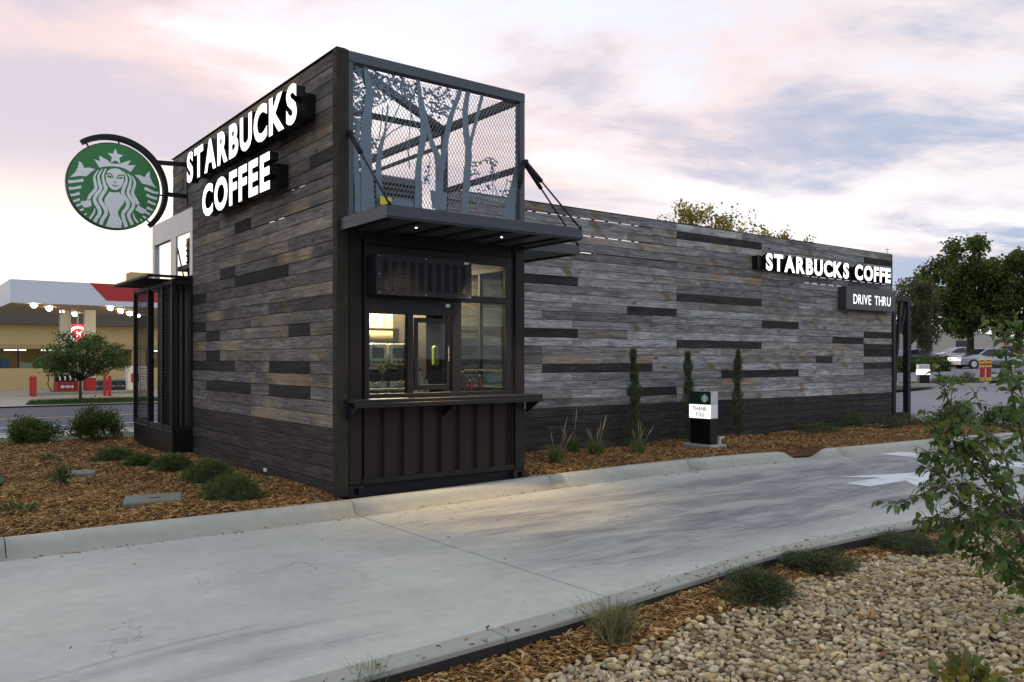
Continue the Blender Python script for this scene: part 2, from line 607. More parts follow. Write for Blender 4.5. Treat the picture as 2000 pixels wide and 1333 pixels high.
    if not tyre:
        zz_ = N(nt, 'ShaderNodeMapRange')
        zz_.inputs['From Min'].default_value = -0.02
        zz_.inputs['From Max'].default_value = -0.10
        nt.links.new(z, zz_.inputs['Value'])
        low_olive = M_(nt, 'MULTIPLY', zz_.outputs[0], ramp(nt, n1, [(0.35, 0.2), (0.65, 1.0)]).outputs[0])
        c = mixc(nt, M_(nt, 'MULTIPLY', low_olive, 0.6), c, (0.21, 0.205, 0.16))  # darker olive towards the kerb foot, broken up by noise
    nt.links.new(c, b.inputs['Base Color'])
    b.inputs['Roughness'].default_value = 0.78
    b.inputs['Specular IOR Level'].default_value = 0.35
    bp = N(nt, 'ShaderNodeBump', inp={'Strength': 0.25, 'Distance': 0.004})
    nt.links.new(M_(nt, 'ADD', M_(nt, 'MULTIPLY', n3, 0.6), n2), bp.inputs['Height'])
    nt.links.new(bp.outputs[0], b.inputs['Normal'])
    return m


def attr_mat(name, rough=0.8, trans=0.0, bump=0.0, bscale=80, var=0.25, vscale=40.0, spec=0.3):
    """colour from the per-piece attribute 'Col'"""
    m, nt, b = principled(name)
    at = N(nt, 'ShaderNodeAttribute', attribute_name='Col')
    tc = N(nt, 'ShaderNodeTexCoord')
    n1 = noise(nt, tc.outputs['Object'], vscale, 4, 0.6)
    c = mixc(nt, 1.0, at.outputs['Color'], ramp(nt, n1, [(0.3, 1 - var), (0.7, 1 + var)]).outputs[0], 'MULTIPLY')
    nt.links.new(c, b.inputs['Base Color'])
    b.inputs['Roughness'].default_value = rough
    b.inputs['Specular IOR Level'].default_value = spec
    if bump:
        bp = N(nt, 'ShaderNodeBump', inp={'Strength': bump, 'Distance': 0.004})
        nt.links.new(noise(nt, tc.outputs['Object'], bscale, 4, 0.6), bp.inputs['Height'])
        nt.links.new(bp.outputs[0], b.inputs['Normal'])
    if trans > 0:
        out = nt.nodes['Material Output']
        tl = N(nt, 'ShaderNodeBsdfTranslucent')
        nt.links.new(c, tl.inputs['Color'])
        mx = N(nt, 'ShaderNodeMixShader', inp={0: trans})
        nt.links.new(b.outputs[0], mx.inputs[1])
        nt.links.new(tl.outputs[0], mx.inputs[2])
        nt.links.new(mx.outputs[0], out.inputs[0])
    return m


def ground_mat(name, a, b_, scale=3.0, rough=0.9, bump=0.4, bscale=50.0):
    m, nt, b = principled(name)
    ge = N(nt, 'ShaderNodeNewGeometry')
    p = ge.outputs['Position']
    n1 = noise(nt, p, scale, 7, 0.65, 0.3)
    n2 = noise(nt, p, bscale, 4, 0.7)
    c = mixc(nt, ramp(nt, n1, [(0.3, 0.0), (0.7, 1.0)]).outputs[0], a, b_)
    c = mixc(nt, 1.0, c, ramp(nt, n2, [(0.3, 0.8), (0.7, 1.15)]).outputs[0], 'MULTIPLY')
    nt.links.new(c, b.inputs['Base Color'])
    b.inputs['Roughness'].default_value = rough
    b.inputs['Specular IOR Level'].default_value = 0.3
    bp = N(nt, 'ShaderNodeBump', inp={'Strength': bump, 'Distance': 0.01})
    nt.links.new(n2, bp.inputs['Height'])
    nt.links.new(bp.outputs[0], b.inputs['Normal'])
    return m


WOOD = wood_mat()
CONC = concrete_mat('driveway_concrete')
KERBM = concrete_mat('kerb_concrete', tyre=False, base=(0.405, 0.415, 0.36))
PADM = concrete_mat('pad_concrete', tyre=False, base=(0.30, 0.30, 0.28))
LOT = ground_mat('lot_paving', (0.20, 0.205, 0.215), (0.27, 0.275, 0.285), 0.35, 0.85, 0.2)
ROADM = ground_mat('road_asphalt', (0.062, 0.065, 0.085), (0.092, 0.096, 0.120), 0.4, 0.85, 0.3)
FORE = ground_mat('forecourt_concrete', (0.28, 0.26, 0.22), (0.36, 0.33, 0.28), 0.4, 0.8, 0.2)
SOIL = ground_mat('mulch_soil', (0.06, 0.028, 0.012), (0.14, 0.065, 0.026), 14.0, 0.95, 0.8, 90)
GRIT = ground_mat('gravel_soil', (0.10, 0.085, 0.06), (0.20, 0.17, 0.12), 10.0, 0.95, 0.6, 90)
TURF = ground_mat('turf', (0.035, 0.065, 0.02), (0.06, 0.10, 0.03), 3.0, 0.95, 0.8, 60)
DIRT = ground_mat('waste_ground', (0.10, 0.10, 0.08), (0.15, 0.14, 0.11), 0.5)
STEEL_D = simple('black_steel', (0.012, 0.013, 0.015), 0.55, 0.0, 0.25, 5, 0.15, 120, spec=0.25)
STEEL_C = simple('container_black', (0.0125, 0.012, 0.013), 0.52, 0.0, 0.3, 4, 0.25, 40, dirt=((0.026, 0.016, 0.011), 0.6), spec=0.25)
STEEL_BR = simple('container_brown', (0.0165, 0.0115, 0.009), 0.55, 0.0, 0.3, 4, 0.25, 40, dirt=((0.012, 0.0095, 0.009), 0.7), spec=0.25)
STEEL_S = simple('slate_paint_shaded', (0.036, 0.045, 0.058), 0.45, 0.0, 0.12, 3, 0.1, 70)  # one slate paint; weaker light on the canopies put into the colour
STEEL_F = simple('frame_slate_paint', (0.058, 0.078, 0.096), 0.42, 0.25, 0.12, 3, 0.1, 70)
STEEL_B = simple('slate_paint_skylit', (0.130, 0.178, 0.220), 0.42, 0.25, 0.12, 3, 0.1, 70, dirt=((0.05, 0.06, 0.07), 0.5))  # the same slate paint, lightened for the sky light on the screen
TRIM = simple('corner_trim_steel', (0.026, 0.024, 0.017), 0.68, 0.0, 0.45, 12, 0.5, 90, dirt=((0.06, 0.052, 0.033), 0.7), spec=0.25)
FRAMEM = simple('window_frame_bronze', (0.0105, 0.0105, 0.0145), 0.45, 0.0, 0.15, 6, spec=0.3)
MESHM = simple('skylit_mesh', (0.27, 0.30, 0.33), 0.45, 0.3, 0.1, 4)  # sky light on the strands is put into a paler grey
GALV = simple('pale_grey_metal', (0.55, 0.54, 0.55), 0.42, 0.4, 0.08, 3)
WHITEP = simple('white_paint', (0.78, 0.78, 0.76), 0.55, 0, 0.05, 3)
GREYM = simple('grey_equipment', (0.20, 0.21, 0.21), 0.5, 0.2, 0.1, 3)
GREEN = simple('sign_green', (0.018, 0.195, 0.040), 0.35, 0, 0.06, 3)
BLACKP = simple('gloss_black', (0.006, 0.006, 0.007), 0.4, 0, 0.2, 6, spec=0.3)
REDP = simple('red_paint', (0.45, 0.022, 0.022), 0.45, 0, 0.1, 4)
YELP = simple('yellow_paint', (0.72, 0.55, 0.05), 0.5, 0, 0.1, 4)
SILV = simple('silver_car_paint', (0.36, 0.38, 0.42), 0.3, 0.5, 0.03, 2, coat=0.6)
BLUEC = simple('blue_car_paint', (0.25, 0.33, 0.42), 0.3, 0.3, 0.03, 2, coat=0.6)
WHITEC = simple('white_car_paint', (0.62, 0.62, 0.62), 0.3, 0.0, 0.03, 2, coat=0.6)
RUBBER = simple('rubber', (0.016, 0.016, 0.017), 0.8, 0, 0.2, 20)
CARGL = simple('car_window', (0.02, 0.025, 0.03), 0.15, 0.0, 0.1, 3)
BARK = simple('bark', (0.055, 0.042, 0.032), 0.9, 0, 0.4, 20, 0.8, 60)
TWIG = simple('twig', (0.075, 0.052, 0.034), 0.85, 0, 0.3, 30, 0.4, 90)
LEAF = attr_mat('leaf', 0.5, 0.45, 0, var=0.15, vscale=8, spec=0.35)
NEEDLE = attr_mat('needle', 0.65, 0.15, 0, var=0.2, vscale=10, spec=0.25)
CHIP = attr_mat('wood_chip', 0.85, 0.0, 0.4, 220, 0.25, 120)
STONE = attr_mat('pebble', 0.75, 0.0, 0.25, 160, 0.18, 45, 0.35)
TAN = simple('tan_stucco', (0.52, 0.40, 0.19), 0.85, 0, 0.08, 1.0, 0.2, 30)
TANF = simple('far_wall', (0.44, 0.41, 0.34), 0.85, 0, 0.08, 0.5)
GLASS = glass('clear_glass')
LETTER = emit('letter_face', (1.0, 0.99, 0.97), 1.1)
LITWHITE = emit('lit_panel', (1.0, 0.98, 0.93), 0.7)
EMBW = simple('emblem_white', (0.86, 0.88, 0.90), 0.4, 0, 0.04, 3)
CREAM = simple('cream_wall', (0.62, 0.52, 0.34), 0.7, 0, 0.06, 2)
DARKW = simple('dark_interior', (0.025, 0.02, 0.02), 0.6, 0, 0.2, 2)
STAIN = simple('stainless', (0.62, 0.60, 0.55), 0.28, 0.85, 0.08, 8)
COVERM = simple('cover_concrete', (0.145, 0.165, 0.13), 0.85, 0, 0.15, 9, 0.4, 120)
LITEDISC = emit('canopy_lamp', (1.0, 0.84, 0.55), 40.0)
LENS = emit('warm_lens', (1.0, 0.78, 0.48), 4.0)
PAINTW = simple('road_paint', (0.70, 0.71, 0.72), 0.7, 0, 0.08, 9, dirt=((0.33, 0.335, 0.34), 0.75))

# ================================================================== SETTING


def g(x, y):
    z = -0.17
    z += 0.026 * min(max(x - 16.0, 0.0), 75.0)
    z -= 0.011 * min(max(y - 8.0, 0.0), 55.0)
    return z


def sheet(name, xs, ys, dz, mat, cover=None):
    vs = [(x, y, g(x, y) + dz) for y in ys for x in xs]
    nx = len(xs)
    fs = [(j * nx + i, j * nx + i + 1, (j + 1) * nx + i + 1, (j + 1) * nx + i) for j in range(len(ys) - 1) for i in range(nx - 1)]
    me = bpy.data.meshes.new(name)
    me.from_pydata(vs, [], fs)
    me.materials.append(mat)
    o = link(name, me)
    o['kind'] = 'structure'
    return o


def span(a, b, step, extra=()):
    n = max(1, int(math.ceil((b - a) / step)))
    s = sorted(set([round(a + (b - a) * i / n, 4) for i in range(n + 1)] + [e for e in extra if a < e < b]))
    return s


KX, KY = (16.0, 91.0), (8.0, 63.0)
sheet('ground', [-900, -300] + span(-120, 220, 20, KX) + [400, 900], [-400, -100] + span(-40, 180, 20, KY) + [400, 1200], -0.25, DIRT)
sheet('grass_verge', span(-40, 60, 10, KX), span(8.6, 10.6, 2), 0.13, TURF)
sheet('sidewalk', span(-40, 60, 10, KX), span(10.6, 12.2, 2), 0.09, PADM)
sheet('road', span(-80, 90, 10, KX), span(12.4, 29.5, 8), -0.03, ROADM)
sheet('forecourt', span(-60, 60, 10, KX), span(29.5, 66, 8, KY), 0.02, FORE)
sheet('parking_lot', span(15.6, 75, 8, KX), span(-60, 12.4, 6, KY), 0.03, LOT)
sheet('parking_lot_rear', span(30, 120, 8, KX), span(12.4, 40, 6, KY), 0.05, LOT)
for yy, nm in ((20.6, 'road_centre_line'), (16.2, 'road_lane_line')):
    o = sheet(nm, span(-60, 80, 10, KX), [yy, yy + 0.12], -0.012, YELP if yy > 18 else PAINTW)
mbk = MB()
for i in range(24):
    x = -30 + i * 3.0
    mbk.box(x, x + 2.985, 12.2, 12.4, g(x, 12.3) - 0.1, g(x, 12.3) + 0.11)
tag(mbk.build('street_kerb', KERBM, bevel=0.015), kind='structure')

EDGE_D = simple('dark_edge', (0.022, 0.018, 0.016), 0.9)
# ---- drive-through lane: cast slabs with open joints
drv = empty('driveway', (0, 0, -0.13), kind='structure')
joints = [-15, -12, -9, -5.2, 0.0, 2.75, 5.35, 8.2, 11.1, 14.0, 17.0]
EP = [(-15, -4.3), (-5, -4.3), (-2.0, -4.25), (-0.7, -4.19), (0.67, -4.07), (1.83, -3.93), (3.3, -3.97), (4.66, -4.09), (7, -4.2), (17.2, -4.5)]


def edge_y(x):
    for (x0, y0), (x1, y1) in zip(EP, EP[1:]):
        if x <= x1:
            t_ = (x - x0) / (x1 - x0)
            t_ = t_ * t_ * (3 - 2 * t_) * 0.4 + t_ * 0.6
            return y0 + (y1 - y0) * t_
    return EP[-1][1]


def flat_piece(name, xs, ylo, yhi, z0, z1, mat, bev):
    pl = [(x, ylo(x)) for x in xs] + [(x, yhi(x)) for x in reversed(xs)]
    m = MB()
    m.prism(pl, lambda u, v, t_: (u, v, t_), z0, z1)
    m.build(name, mat, drv, bevel=bev)


for i in range(len(joints) - 1):
    a, b = joints[i] + 0.007, joints[i + 1] - 0.007
    flat_piece('slab', span(a, b, 0.5), lambda x: edge_y(x) + 0.17, lambda x: 0.16 if x < 7 else 0.0, -0.36, -0.13, CONC, 0.004)
EJ = [-15, -10, -6.2, -3.6, -1.0, 1.1, 3.4, 6.0, 9.0, 12.0, 17.0]
for a, b in zip(EJ, EJ[1:]):
    xs_ = span(a + 0.004, b - 0.004, 0.35)
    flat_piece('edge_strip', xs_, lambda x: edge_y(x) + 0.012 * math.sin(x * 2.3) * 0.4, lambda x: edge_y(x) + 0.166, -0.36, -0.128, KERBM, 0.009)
    flat_piece('dark_edge_band', xs_, lambda x: edge_y(x) - 0.014, lambda x: edge_y(x) - 0.006, -0.36, -0.160, EDGE_D, 0.0)  # thin dark strip along the slab's outer face
# saw-cut crack seen as its own groove stays between slabs; painted marks
mk = empty('lane_marking', (6.8, -2.3, -0.126), kind='structure')
yc = -2.33
m = MB()
m.add([(5.88, yc - 0.17, -0.126), (6.72, yc - 0.17, -0.126), (6.72, yc + 0.17, -0.126), (5.88, yc + 0.17, -0.126)], [(0, 1, 2, 3)])
m.add([(6.32, yc - 0.54, -0.126), (7.95, yc, -0.126), (6.72, yc - 0.17, -0.126)], [(0, 1, 2)])
m.add([(6.32, yc + 0.54, -0.126), (6.72, yc + 0.17, -0.126), (7.95, yc, -0.126)], [(0, 1, 2)])
m.add([(6.72, yc - 0.17, -0.126), (7.95, yc, -0.126), (6.72, yc + 0.17, -0.126)], [(0, 1, 2)])
m.build('arrow', PAINTW, mk)
m = MB()
m.add([(9.35, -3.7, -0.126), (9.95, -3.7, -0.126), (9.95, -0.62, -0.126), (9.35, -0.62, -0.126)], [(0, 1, 2, 3)])
m.build('stop_bar', PAINTW, mk)

# ---- rolled kerb, cast in lengths, with a drain notch
KP = [(-15, -0.10), (-9, -0.10), (-3.02, -0.12), (-1.5, -0.14), (0.0, -0.15), (1.3, -0.07), (2.75, 0.03), (4.0, 0.09), (5.35, 0.09), (6.4, 0.0), (7.3, -0.14), (7.55, -0.19), (8.05, -0.28), (8.3, -0.32), (9.7, -0.46), (11.1, -0.56), (12.4, -0.66), (14.0, -0.9), (15.2, -1.25)]


def kerb_y(x):
    for (x0, y0), (x1, y1) in zip(KP, KP[1:]):
        if x <= x1:
            t = (x - x0) / (x1 - x0)
            return y0 + (y1 - y0) * t
    return KP[-1][1]


def kerb_h(x):
    h = 1.0
    if 7.30 < x < 8.35:
        if x < 7.62:
            h = 1 - (x - 7.30) / 0.32
        elif x > 7.98:
            h = (x - 7.98) / 0.37
        else:
            h = 0
        h = h * h * (3 - 2 * h)
    return h


kerb = empty('kerb', (0, -0.1, -0.13), kind='structure')


def kerb_piece(a, b):
    xs = span(a + 0.004, b - 0.004, 0.5, [7.30, 7.36, 7.42, 7.48, 7.54, 7.62, 7.98, 8.05, 8.12, 8.2, 8.28, 8.35])
    prof = [(0.0, -0.30), (0.0, -0.006), (-0.02, 0.002), (-0.08, 0.001), (-0.110, -0.008), (-0.132, -0.030), (-0.150, -0.062), (-0.170, -0.092), (-0.20, -0.113), (-0.25, -0.1255), (-0.33, -0.1285), (-0.33, -0.30)]
    vs, fs = [], []
    n = len(prof)
    for x in xs:
        y0, h = kerb_y(x), kerb_h(x)
        wob = 0.004 * math.sin(x * 3.1) + 0.003 * math.sin(x * 7.7)
        for (py, pz) in prof:
            z = pz if pz < -0.126 else -0.1285 + (pz + 0.1285) * (0.06 + 0.94 * h)
            vs.append((x, y0 + py + wob, z))
    for i in range(len(xs) - 1):
        for k in range(n):
            k2 = (k + 1) % n
            fs.append((i * n + k, i * n + k2, (i + 1) * n + k2, (i + 1) * n + k))
    fs.append(tuple(range(n)))
    fs.append(tuple(range((len(xs) - 1) * n, len(xs) * n)))
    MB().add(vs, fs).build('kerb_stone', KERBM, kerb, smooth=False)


for a, b in zip([-15, -12, -9, -6, -3.02, 0.0, 2.75, 5.35, 8.55, 11.1, 13.2], [-12, -9, -6, -3.02, 0.0, 2.75, 5.35, 8.55, 11.1, 13.2, 15.2]):
    kerb_piece(a, b)
for o in kerb.children:
    o.data.polygons.foreach_set('use_smooth', [len(p.vertices) == 4 for p in o.data.polygons])


# ---- planted beds
def wob(x, y):
    return 0.022 * math.sin(1.7 * x + 0.6) * math.sin(1.3 * y) + 0.014 * math.sin(4.1 * x + 2.0 * y) + 0.010 * math.sin(5.3 * y - 3.1 * x)


def bed_z(x, y):                       # beds around the building
    e = min(1.0, max(0.0, (y - kerb_y(x)) / 0.4))
    if 7.4 < x < 8.2:
        e = min(1.0, max(0.0, (y - kerb_y(x)) / 0.7))
        return -0.10 + 0.10 * e + wob(x, y) * e
    return -0.030 + (0.030 + wob(x, y)) * e


def fore_z(x, y):                      # bed between lane and camera
    return -0.225 + 0.7 * wob(x, y) - 0.05 * max(0.0, -4.6 - y) - 0.02 * max(0.0, x - 2)


def bed(name, xs, ylo, yhi, ny, fz, mat):
    vs, fs = [], []
    for x in xs:
        y0, y1 = ylo(x), yhi(x)
        for j in range(ny + 1):
            y = y0 + (y1 - y0) * j / ny
            vs.append((x, y, fz(x, y)))
    for i in range(len(xs) - 1):
        for j in range(ny):
            a = i * (ny + 1) + j
            fs.append((a, a + ny + 1, a + ny + 2, a + 1))
    me = bpy.data.meshes.new(name)
    me.from_pydata(vs, [], fs)
    me.materials.append(mat)
    me.polygons.foreach_set('use_smooth', [True] * len(fs))
    o = link(name, me)
    o['kind'] = 'structure'
    return o


bed('mulch_bed', span(-9, 0.03, 0.3), lambda x: kerb_y(x) - 0.005, lambda x: 8.6, 40, bed_z, SOIL)
bed('mulch_bed', span(2.40, 15.2, 0.1), lambda x: kerb_y(x) - 0.005, lambda x: 2.0, 36, bed_z, SOIL)
bed('mulch_bed', span(-6.5, 9, 0.3), lambda x: -7.2, lambda x: edge_y(x) + 0.05, 20, fore_z, GRIT)
# round turf tongue at the left edge
lawn = MB()
vs = [(-3.38 + 0.75 * math.cos(a), 3.6 + 1.2 * math.sin(a), 0.03) for a in [2 * math.pi * k / 28 for k in range(28)]]
lawn.add(vs, [tuple(range(28))])
tag(lawn.build('lawn', TURF), kind='structure')


# ---- loose wood chips and pebbles
def gravel_edge(x):                    # pebbles lie below this line, mulch above
    pts = [(-6, -5.0), (-2.2, -4.80), (-1.06, -4.64), (-0.5, -4.64), (0.8, -4.52), (1.8, -4.37), (3.0, -4.32), (4.2, -4.26), (5.0, -4.14), (9, -4.1)]
    for (x0, y0), (x1, y1) in zip(pts, pts[1:]):
        if x <= x1:
            t = max(0, (x - x0) / (x1 - x0))
            return y0 + (y1 - y0) * t + 0.05 * math.sin(x * 5.0) + 0.03 * math.sin(x * 13.0)
    return -4.1


def rotm(n, yaw, pitch, roll):
    cy, sy, cp, sp, cr, sr = np.cos(yaw), np.sin(yaw), np.cos(pitch), np.sin(pitch), np.cos(roll), np.sin(roll)
    Rm = np.empty((n, 3, 3))
    Rm[:, 0, 0] = cy * cp
    Rm[:, 0, 1] = cy * sp * sr - sy * cr
    Rm[:, 0, 2] = cy * sp * cr + sy * sr
    Rm[:, 1, 0] = sy * cp
    Rm[:, 1, 1] = sy * sp * sr + cy * cr
    Rm[:, 1, 2] = sy * sp * cr - cy * sr
    Rm[:, 2, 0] = -sp
    Rm[:, 2, 1] = cp * sr
    Rm[:, 2, 2] = cp * cr
    return Rm


def chips(name, pts, smin, smax, label):
    P = np.array(pts)
    n = len(P)
    L = rng.uniform(smin, smax, n) * np.where(rng.random(n) < 0.12, 1.7, 1.0)
    W = L * rng.uniform(0.11, 0.27, n)
    T = rng.uniform(0.003, 0.008, n)
    Rm = rotm(n, rng.uniform(0, 6.28, n), rng.normal(0, 0.24, n), rng.normal(0, 0.35, n))
    base = np.array([[-.5, -.5, 0], [-.5, .5, 0], [-.42, 0.05, 1], [.5, -.35, 0], [.46, .42, 0], [.38, 0, 1]], dtype=float)
    S = np.stack([L, W, T], 1)[:, None, :]
    V = base[None] * S
    V[:, [2, 5], 1] += (W * rng.uniform(-.3, .3, n))[:, None]
    V = np.einsum('nij,nkj->nki', Rm, V) + P[:, None, :]
    F = np.array([[0, 1, 2], [3, 5, 4], [0, 2, 5], [0, 5, 3], [1, 4, 5], [1, 5, 2], [0, 3, 4], [0, 4, 1]])
    Fa = (F[None] + (np.arange(n) * 6)[:, None, None]).reshape(-1, 3)
    t = rng.random(n)[:, None]
    dk = np.array([0.070, 0.033, 0.011])
    md = np.array([0.30, 0.145, 0.038])
    lt = np.array([0.62, 0.42, 0.18])
    c = np.where(t < 0.55, dk + (md - dk) * (t / 0.55), md + (lt - md) * ((t - 0.55) / 0.45) ** 1.7)
    o = npmesh(name, V.reshape(-1, 3), Fa, CHIP, cols=np.repeat(c, 6, 0))
    return tag(o, label, 'wood chips', kind='stuff')


def scatter(x0, x1, y0, y1, dens, ok, fz, lift=(0.002, 0.018)):
    n = int((x1 - x0) * (y1 - y0) * dens)
    xs, ys = rng.uniform(x0, x1, n), rng.uniform(y0, y1, n)
    return [(x, y, fz(x, y) + random.uniform(*lift)) for x, y in zip(xs, ys) if ok(x, y)]


okL = lambda x, y: y > kerb_y(x) + 0.01 and ((x + 3.38) / 0.75) ** 2 + ((y - 3.6) / 1.2) ** 2 > 1
pts = scatter(-4.2, -0.02, -0.14, 3.2, 1900, okL, bed_z) + scatter(-4.6, -0.02, 3.2, 8.5, 800, okL, bed_z) + scatter(-9, -4.2, -0.1, 3.2, 250, okL, bed_z)
chips('wood_chips', pts, 0.035, 0.085, 'orange brown wood chips covering the bed left of the plank wall')
okR = lambda x, y: y > kerb_y(x) + 0.01 and not (7.05 < x < 7.35 and 0.75 < y < 1.3)
pts = scatter(2.42, 8.5, -0.05, 1.9, 1500, okR, bed_z) + scatter(8.5, 15.1, -1.2, 1.9, 900, okR, bed_z)
chips('wood_chips', pts, 0.035, 0.085, 'orange brown wood chips between the long plank wall and the kerb')
okF = lambda x, y: gravel_edge(x) < y < edge_y(x) - 0.01
pts = scatter(-3.0, 5.0, -4.95, -3.9, 3600, okF, fore_z, (0.002, 0.028)) + scatter(-6, -3.0, -5.1, -4.2, 900, okF, fore_z)
pts += [p for p in scatter(-2.0, 5.5, -5.6, -4.1, 60, lambda x, y: gravel_edge(x) - 1.0 < y < gravel_edge(x), fore_z, (0.03, 0.045))]
chips('wood_chips', pts, 0.04, 0.10, 'orange brown wood chips between the lane edge and the pebbles')


def ico(sub):
    bm = bmesh.new()
    bmesh.ops.create_icosphere(bm, subdivisions=sub, radius=1.0)
    V = np.array([v.co[:] for v in bm.verts])
    F = np.array([[v.index for v in f.verts] for f in bm.faces])
    bm.free()
    return V, F


def pebbles(pts, sub, smin, smax):
    P = np.array(pts)
    n = len(P)
    V0, F0 = ico(sub)
    k = len(V0)
    r = rng.uniform(smin, smax, n) * np.where(rng.random(n) < 0.1, 1.3, 1.0) * np.where(rng.random(n) < 0.3, 0.6, 1.0)
    S = np.stack([r * rng.uniform(1.0, 1.5, n), r * rng.uniform(0.75, 1.05, n), r * rng.uniform(0.5, 0.8, n)], 1)
    V = np.repeat(V0[None], n, 0)
    # lumpy: three random bumps per stone
    for _ in range(3):
        d = rng.normal(0, 1, (n, 3))
        d /= np.linalg.norm(d, axis=1)[:, None]
        V = V * (1 + 0.22 * np.tanh(np.einsum('nkj,nj->nk', V, d) * 1.6) * rng.uniform(-1, 1, n)[:, None])[:, :, None]
    V = V * S[:, None, :]
    Rm = rotm(n, rng.uniform(0, 6.28, n), rng.normal(0, 0.35, n), rng.normal(0, 0.35, n))
    V = np.einsum('nij,nkj->nki', Rm, V) + P[:, None, :]
    F = (F0[None] + (np.arange(n) * k)[:, None, None]).reshape(-1, 3)
    pal = np.array([[.50, .43, .29], [.56, .50, .37], [.44, .37, .24], [.52, .44, .27], [.40, .36, .29], [.60, .55, .45], [.36, .30, .21]])
    c = pal[rng.integers(0, len(pal), n)] * np.array([1.18, 1.10, 0.90]) * rng.uniform(0.5, 1.12, n)[:, None]
    return V.reshape(-1, 3), F, np.repeat(c, k, 0)


okG = lambda x, y: y < gravel_edge(x) + 0.03 * math.sin(x * 40)
inview = lambda x, y: (y - CAMP[1]) > 0.31 * (x - CAMP[0])
near, far = [], []
st = 0.0325
for i in range(int(9.0 / st)):
    for j in range(int(2.9 / st)):
        x, y = -2.2 + i * st + random.uniform(-.014, .014), -6.9 + j * st + random.uniform(-.014, .014)
        if y > edge_y(x) - 0.03 or not okG(x, y) or x + 0.7 * (y + 6.9) < -1.6:
            continue
        if x > 5.5 and random.random() < 0.3:
            continue
        z = fore_z(x, y) + random.uniform(0.004, 0.022)
        (near if inview(x, y) and x < 3.5 else far).append((x, y, z))
        if random.random() < 0.22:
            (near if inview(x, y) and x < 3.5 else far).append((x + .015, y + .01, z + random.uniform(.018, .028)))
a = pebbles(near, 2, 0.012, 0.0245)
b = pebbles(far, 1, 0.014, 0.025)
V = np.concatenate([a[0], b[0]])
F = np.concatenate([a[1], b[1] + len(a[0])])
o = npmesh('pebbles', V, F, STONE, cols=np.concatenate([a[2], b[2]]), smooth=True)
tag(o, 'buff river pebbles filling the foreground bed at lower right', 'pebbles', kind='stuff')
# leaf and bark litter blown onto the lane
lit = []
for _ in range(26):
    lit.append((random.uniform(-3.0, 6.0), random.uniform(-3.9, -0.5), -0.127))
for _ in range(150):
    x = random.uniform(-3.0, 7.0)
    lit.append((x, kerb_y(x) - 0.26 - abs(random.gauss(0, 0.10)), -0.125))
for _ in range(130):
    x = random.uniform(-2.6, 5.0)
    lit.append((x, edge_y(x) + 0.01 + abs(random.gauss(0, 0.09)), -0.126))
chips('leaf_litter', lit, 0.012, 0.035, 'small dry bits of bark and leaf lying on the lane')

# ================================================================== COFFEE KIOSK (two shipping containers clad in old boards)
kiosk = empty('coffee_kiosk', (0, 0, 0), label='dark drive-through coffee kiosk made of stacked containers clad in weathered boards', cat='building')
HW = 3.83
RH = HW / 28.0
LH = 4.67 / 33.0
PLANK = {}


def plank_mesh(L, H, v):
    key = (round(L, 3), round(H, 4), v)
    if key in PLANK:
        return PLANK[key]
    rr = random.Random(int(L * 1000) + v * 77)
    n = 6 if L > 1.3 else 4
    m = MB()
    vs, fs = [], []
    for i in range(n):
        x = -L / 2 + 0.0015 + (L - 0.003) * i / (n - 1)
        dz0, dz1 = rr.uniform(-.0014, .0014), rr.uniform(-.0014, .0014)
        cup = rr.uniform(-.0015, .0015)
        z0, z1 = -H / 2 + dz0, H / 2 + dz1
        vs += [(x, 0.011, z0), (x, -0.0085, z0), (x, -0.011 + cup, z0 + .004), (x, -0.011 - cup, z1 - .004), (x, -0.0085, z1), (x, 0.011, z1)]
    for i in range(n - 1):
        for k in range(6):
            k2 = (k + 1) % 6
            fs.append((i * 6 + k, (i + 1) * 6 + k, (i + 1) * 6 + k2, i * 6 + k2))
    fs.append((5, 4, 3, 2, 1, 0))
    fs.append(tuple(range((n - 1) * 6, n * 6)))
    me = bpy.data.meshes.new('plank')
    me.from_pydata(vs, [], fs)
    me.materials.append(WOOD)
    PLANK[key] = me
    return me


def board_tint(kind, left):
    k = random.uniform(0.76, 1.26)
    if kind == 'dark':
        c = (0.030, 0.0275, 0.0265)
        k = random.uniform(0.8, 1.35)
        return tuple(x * k for x in c) + (1.0,)
    if kind == 'base':
        c = (0.050, 0.042, 0.037) if left else (0.040, 0.037, 0.036)
        k = random.uniform(0.8, 1.3)
        return tuple(x * k for x in c) + (1.0,)
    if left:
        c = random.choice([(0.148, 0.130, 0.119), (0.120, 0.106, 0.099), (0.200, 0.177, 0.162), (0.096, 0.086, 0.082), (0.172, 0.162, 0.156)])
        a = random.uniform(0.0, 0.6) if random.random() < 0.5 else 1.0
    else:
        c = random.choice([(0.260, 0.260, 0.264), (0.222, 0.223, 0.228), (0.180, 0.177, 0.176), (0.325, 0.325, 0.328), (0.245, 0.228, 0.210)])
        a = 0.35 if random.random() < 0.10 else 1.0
    if kind == 'tan':
        a = 0.0
    return tuple(x * k for x in c) + (a,)


def fill_row(lo, hi, grid0, dark, tan):
    """split [lo,hi] into boards: listed dark/tan boards first, random lengths between"""
    fixed = sorted([(a, b, 'dark') for a, b in dark] + [(a, b, 'tan') for a, b in tan])
    out = []
    cur = lo
    for a, b, k in fixed + [(hi, hi, None)]:
        a = min(max(a, cur), hi)
        while cur < a - 0.05:
            L = random.choices([2.44, 1.83, 1.22, 0.61], [0.58, 0.12, 0.22, 0.08])[0]
            e = grid0 + round((cur + L - grid0) / 0.61) * 0.61
            if e <= cur + 0.1:
                e = cur + 0.61
            if a - e < 0.35:
                e = a
            e = min(e, a)
            out.append((cur, e, None))
            cur = e
        if k:
            out.append((a, min(b, hi), k))
            cur = min(b, hi)
    return out


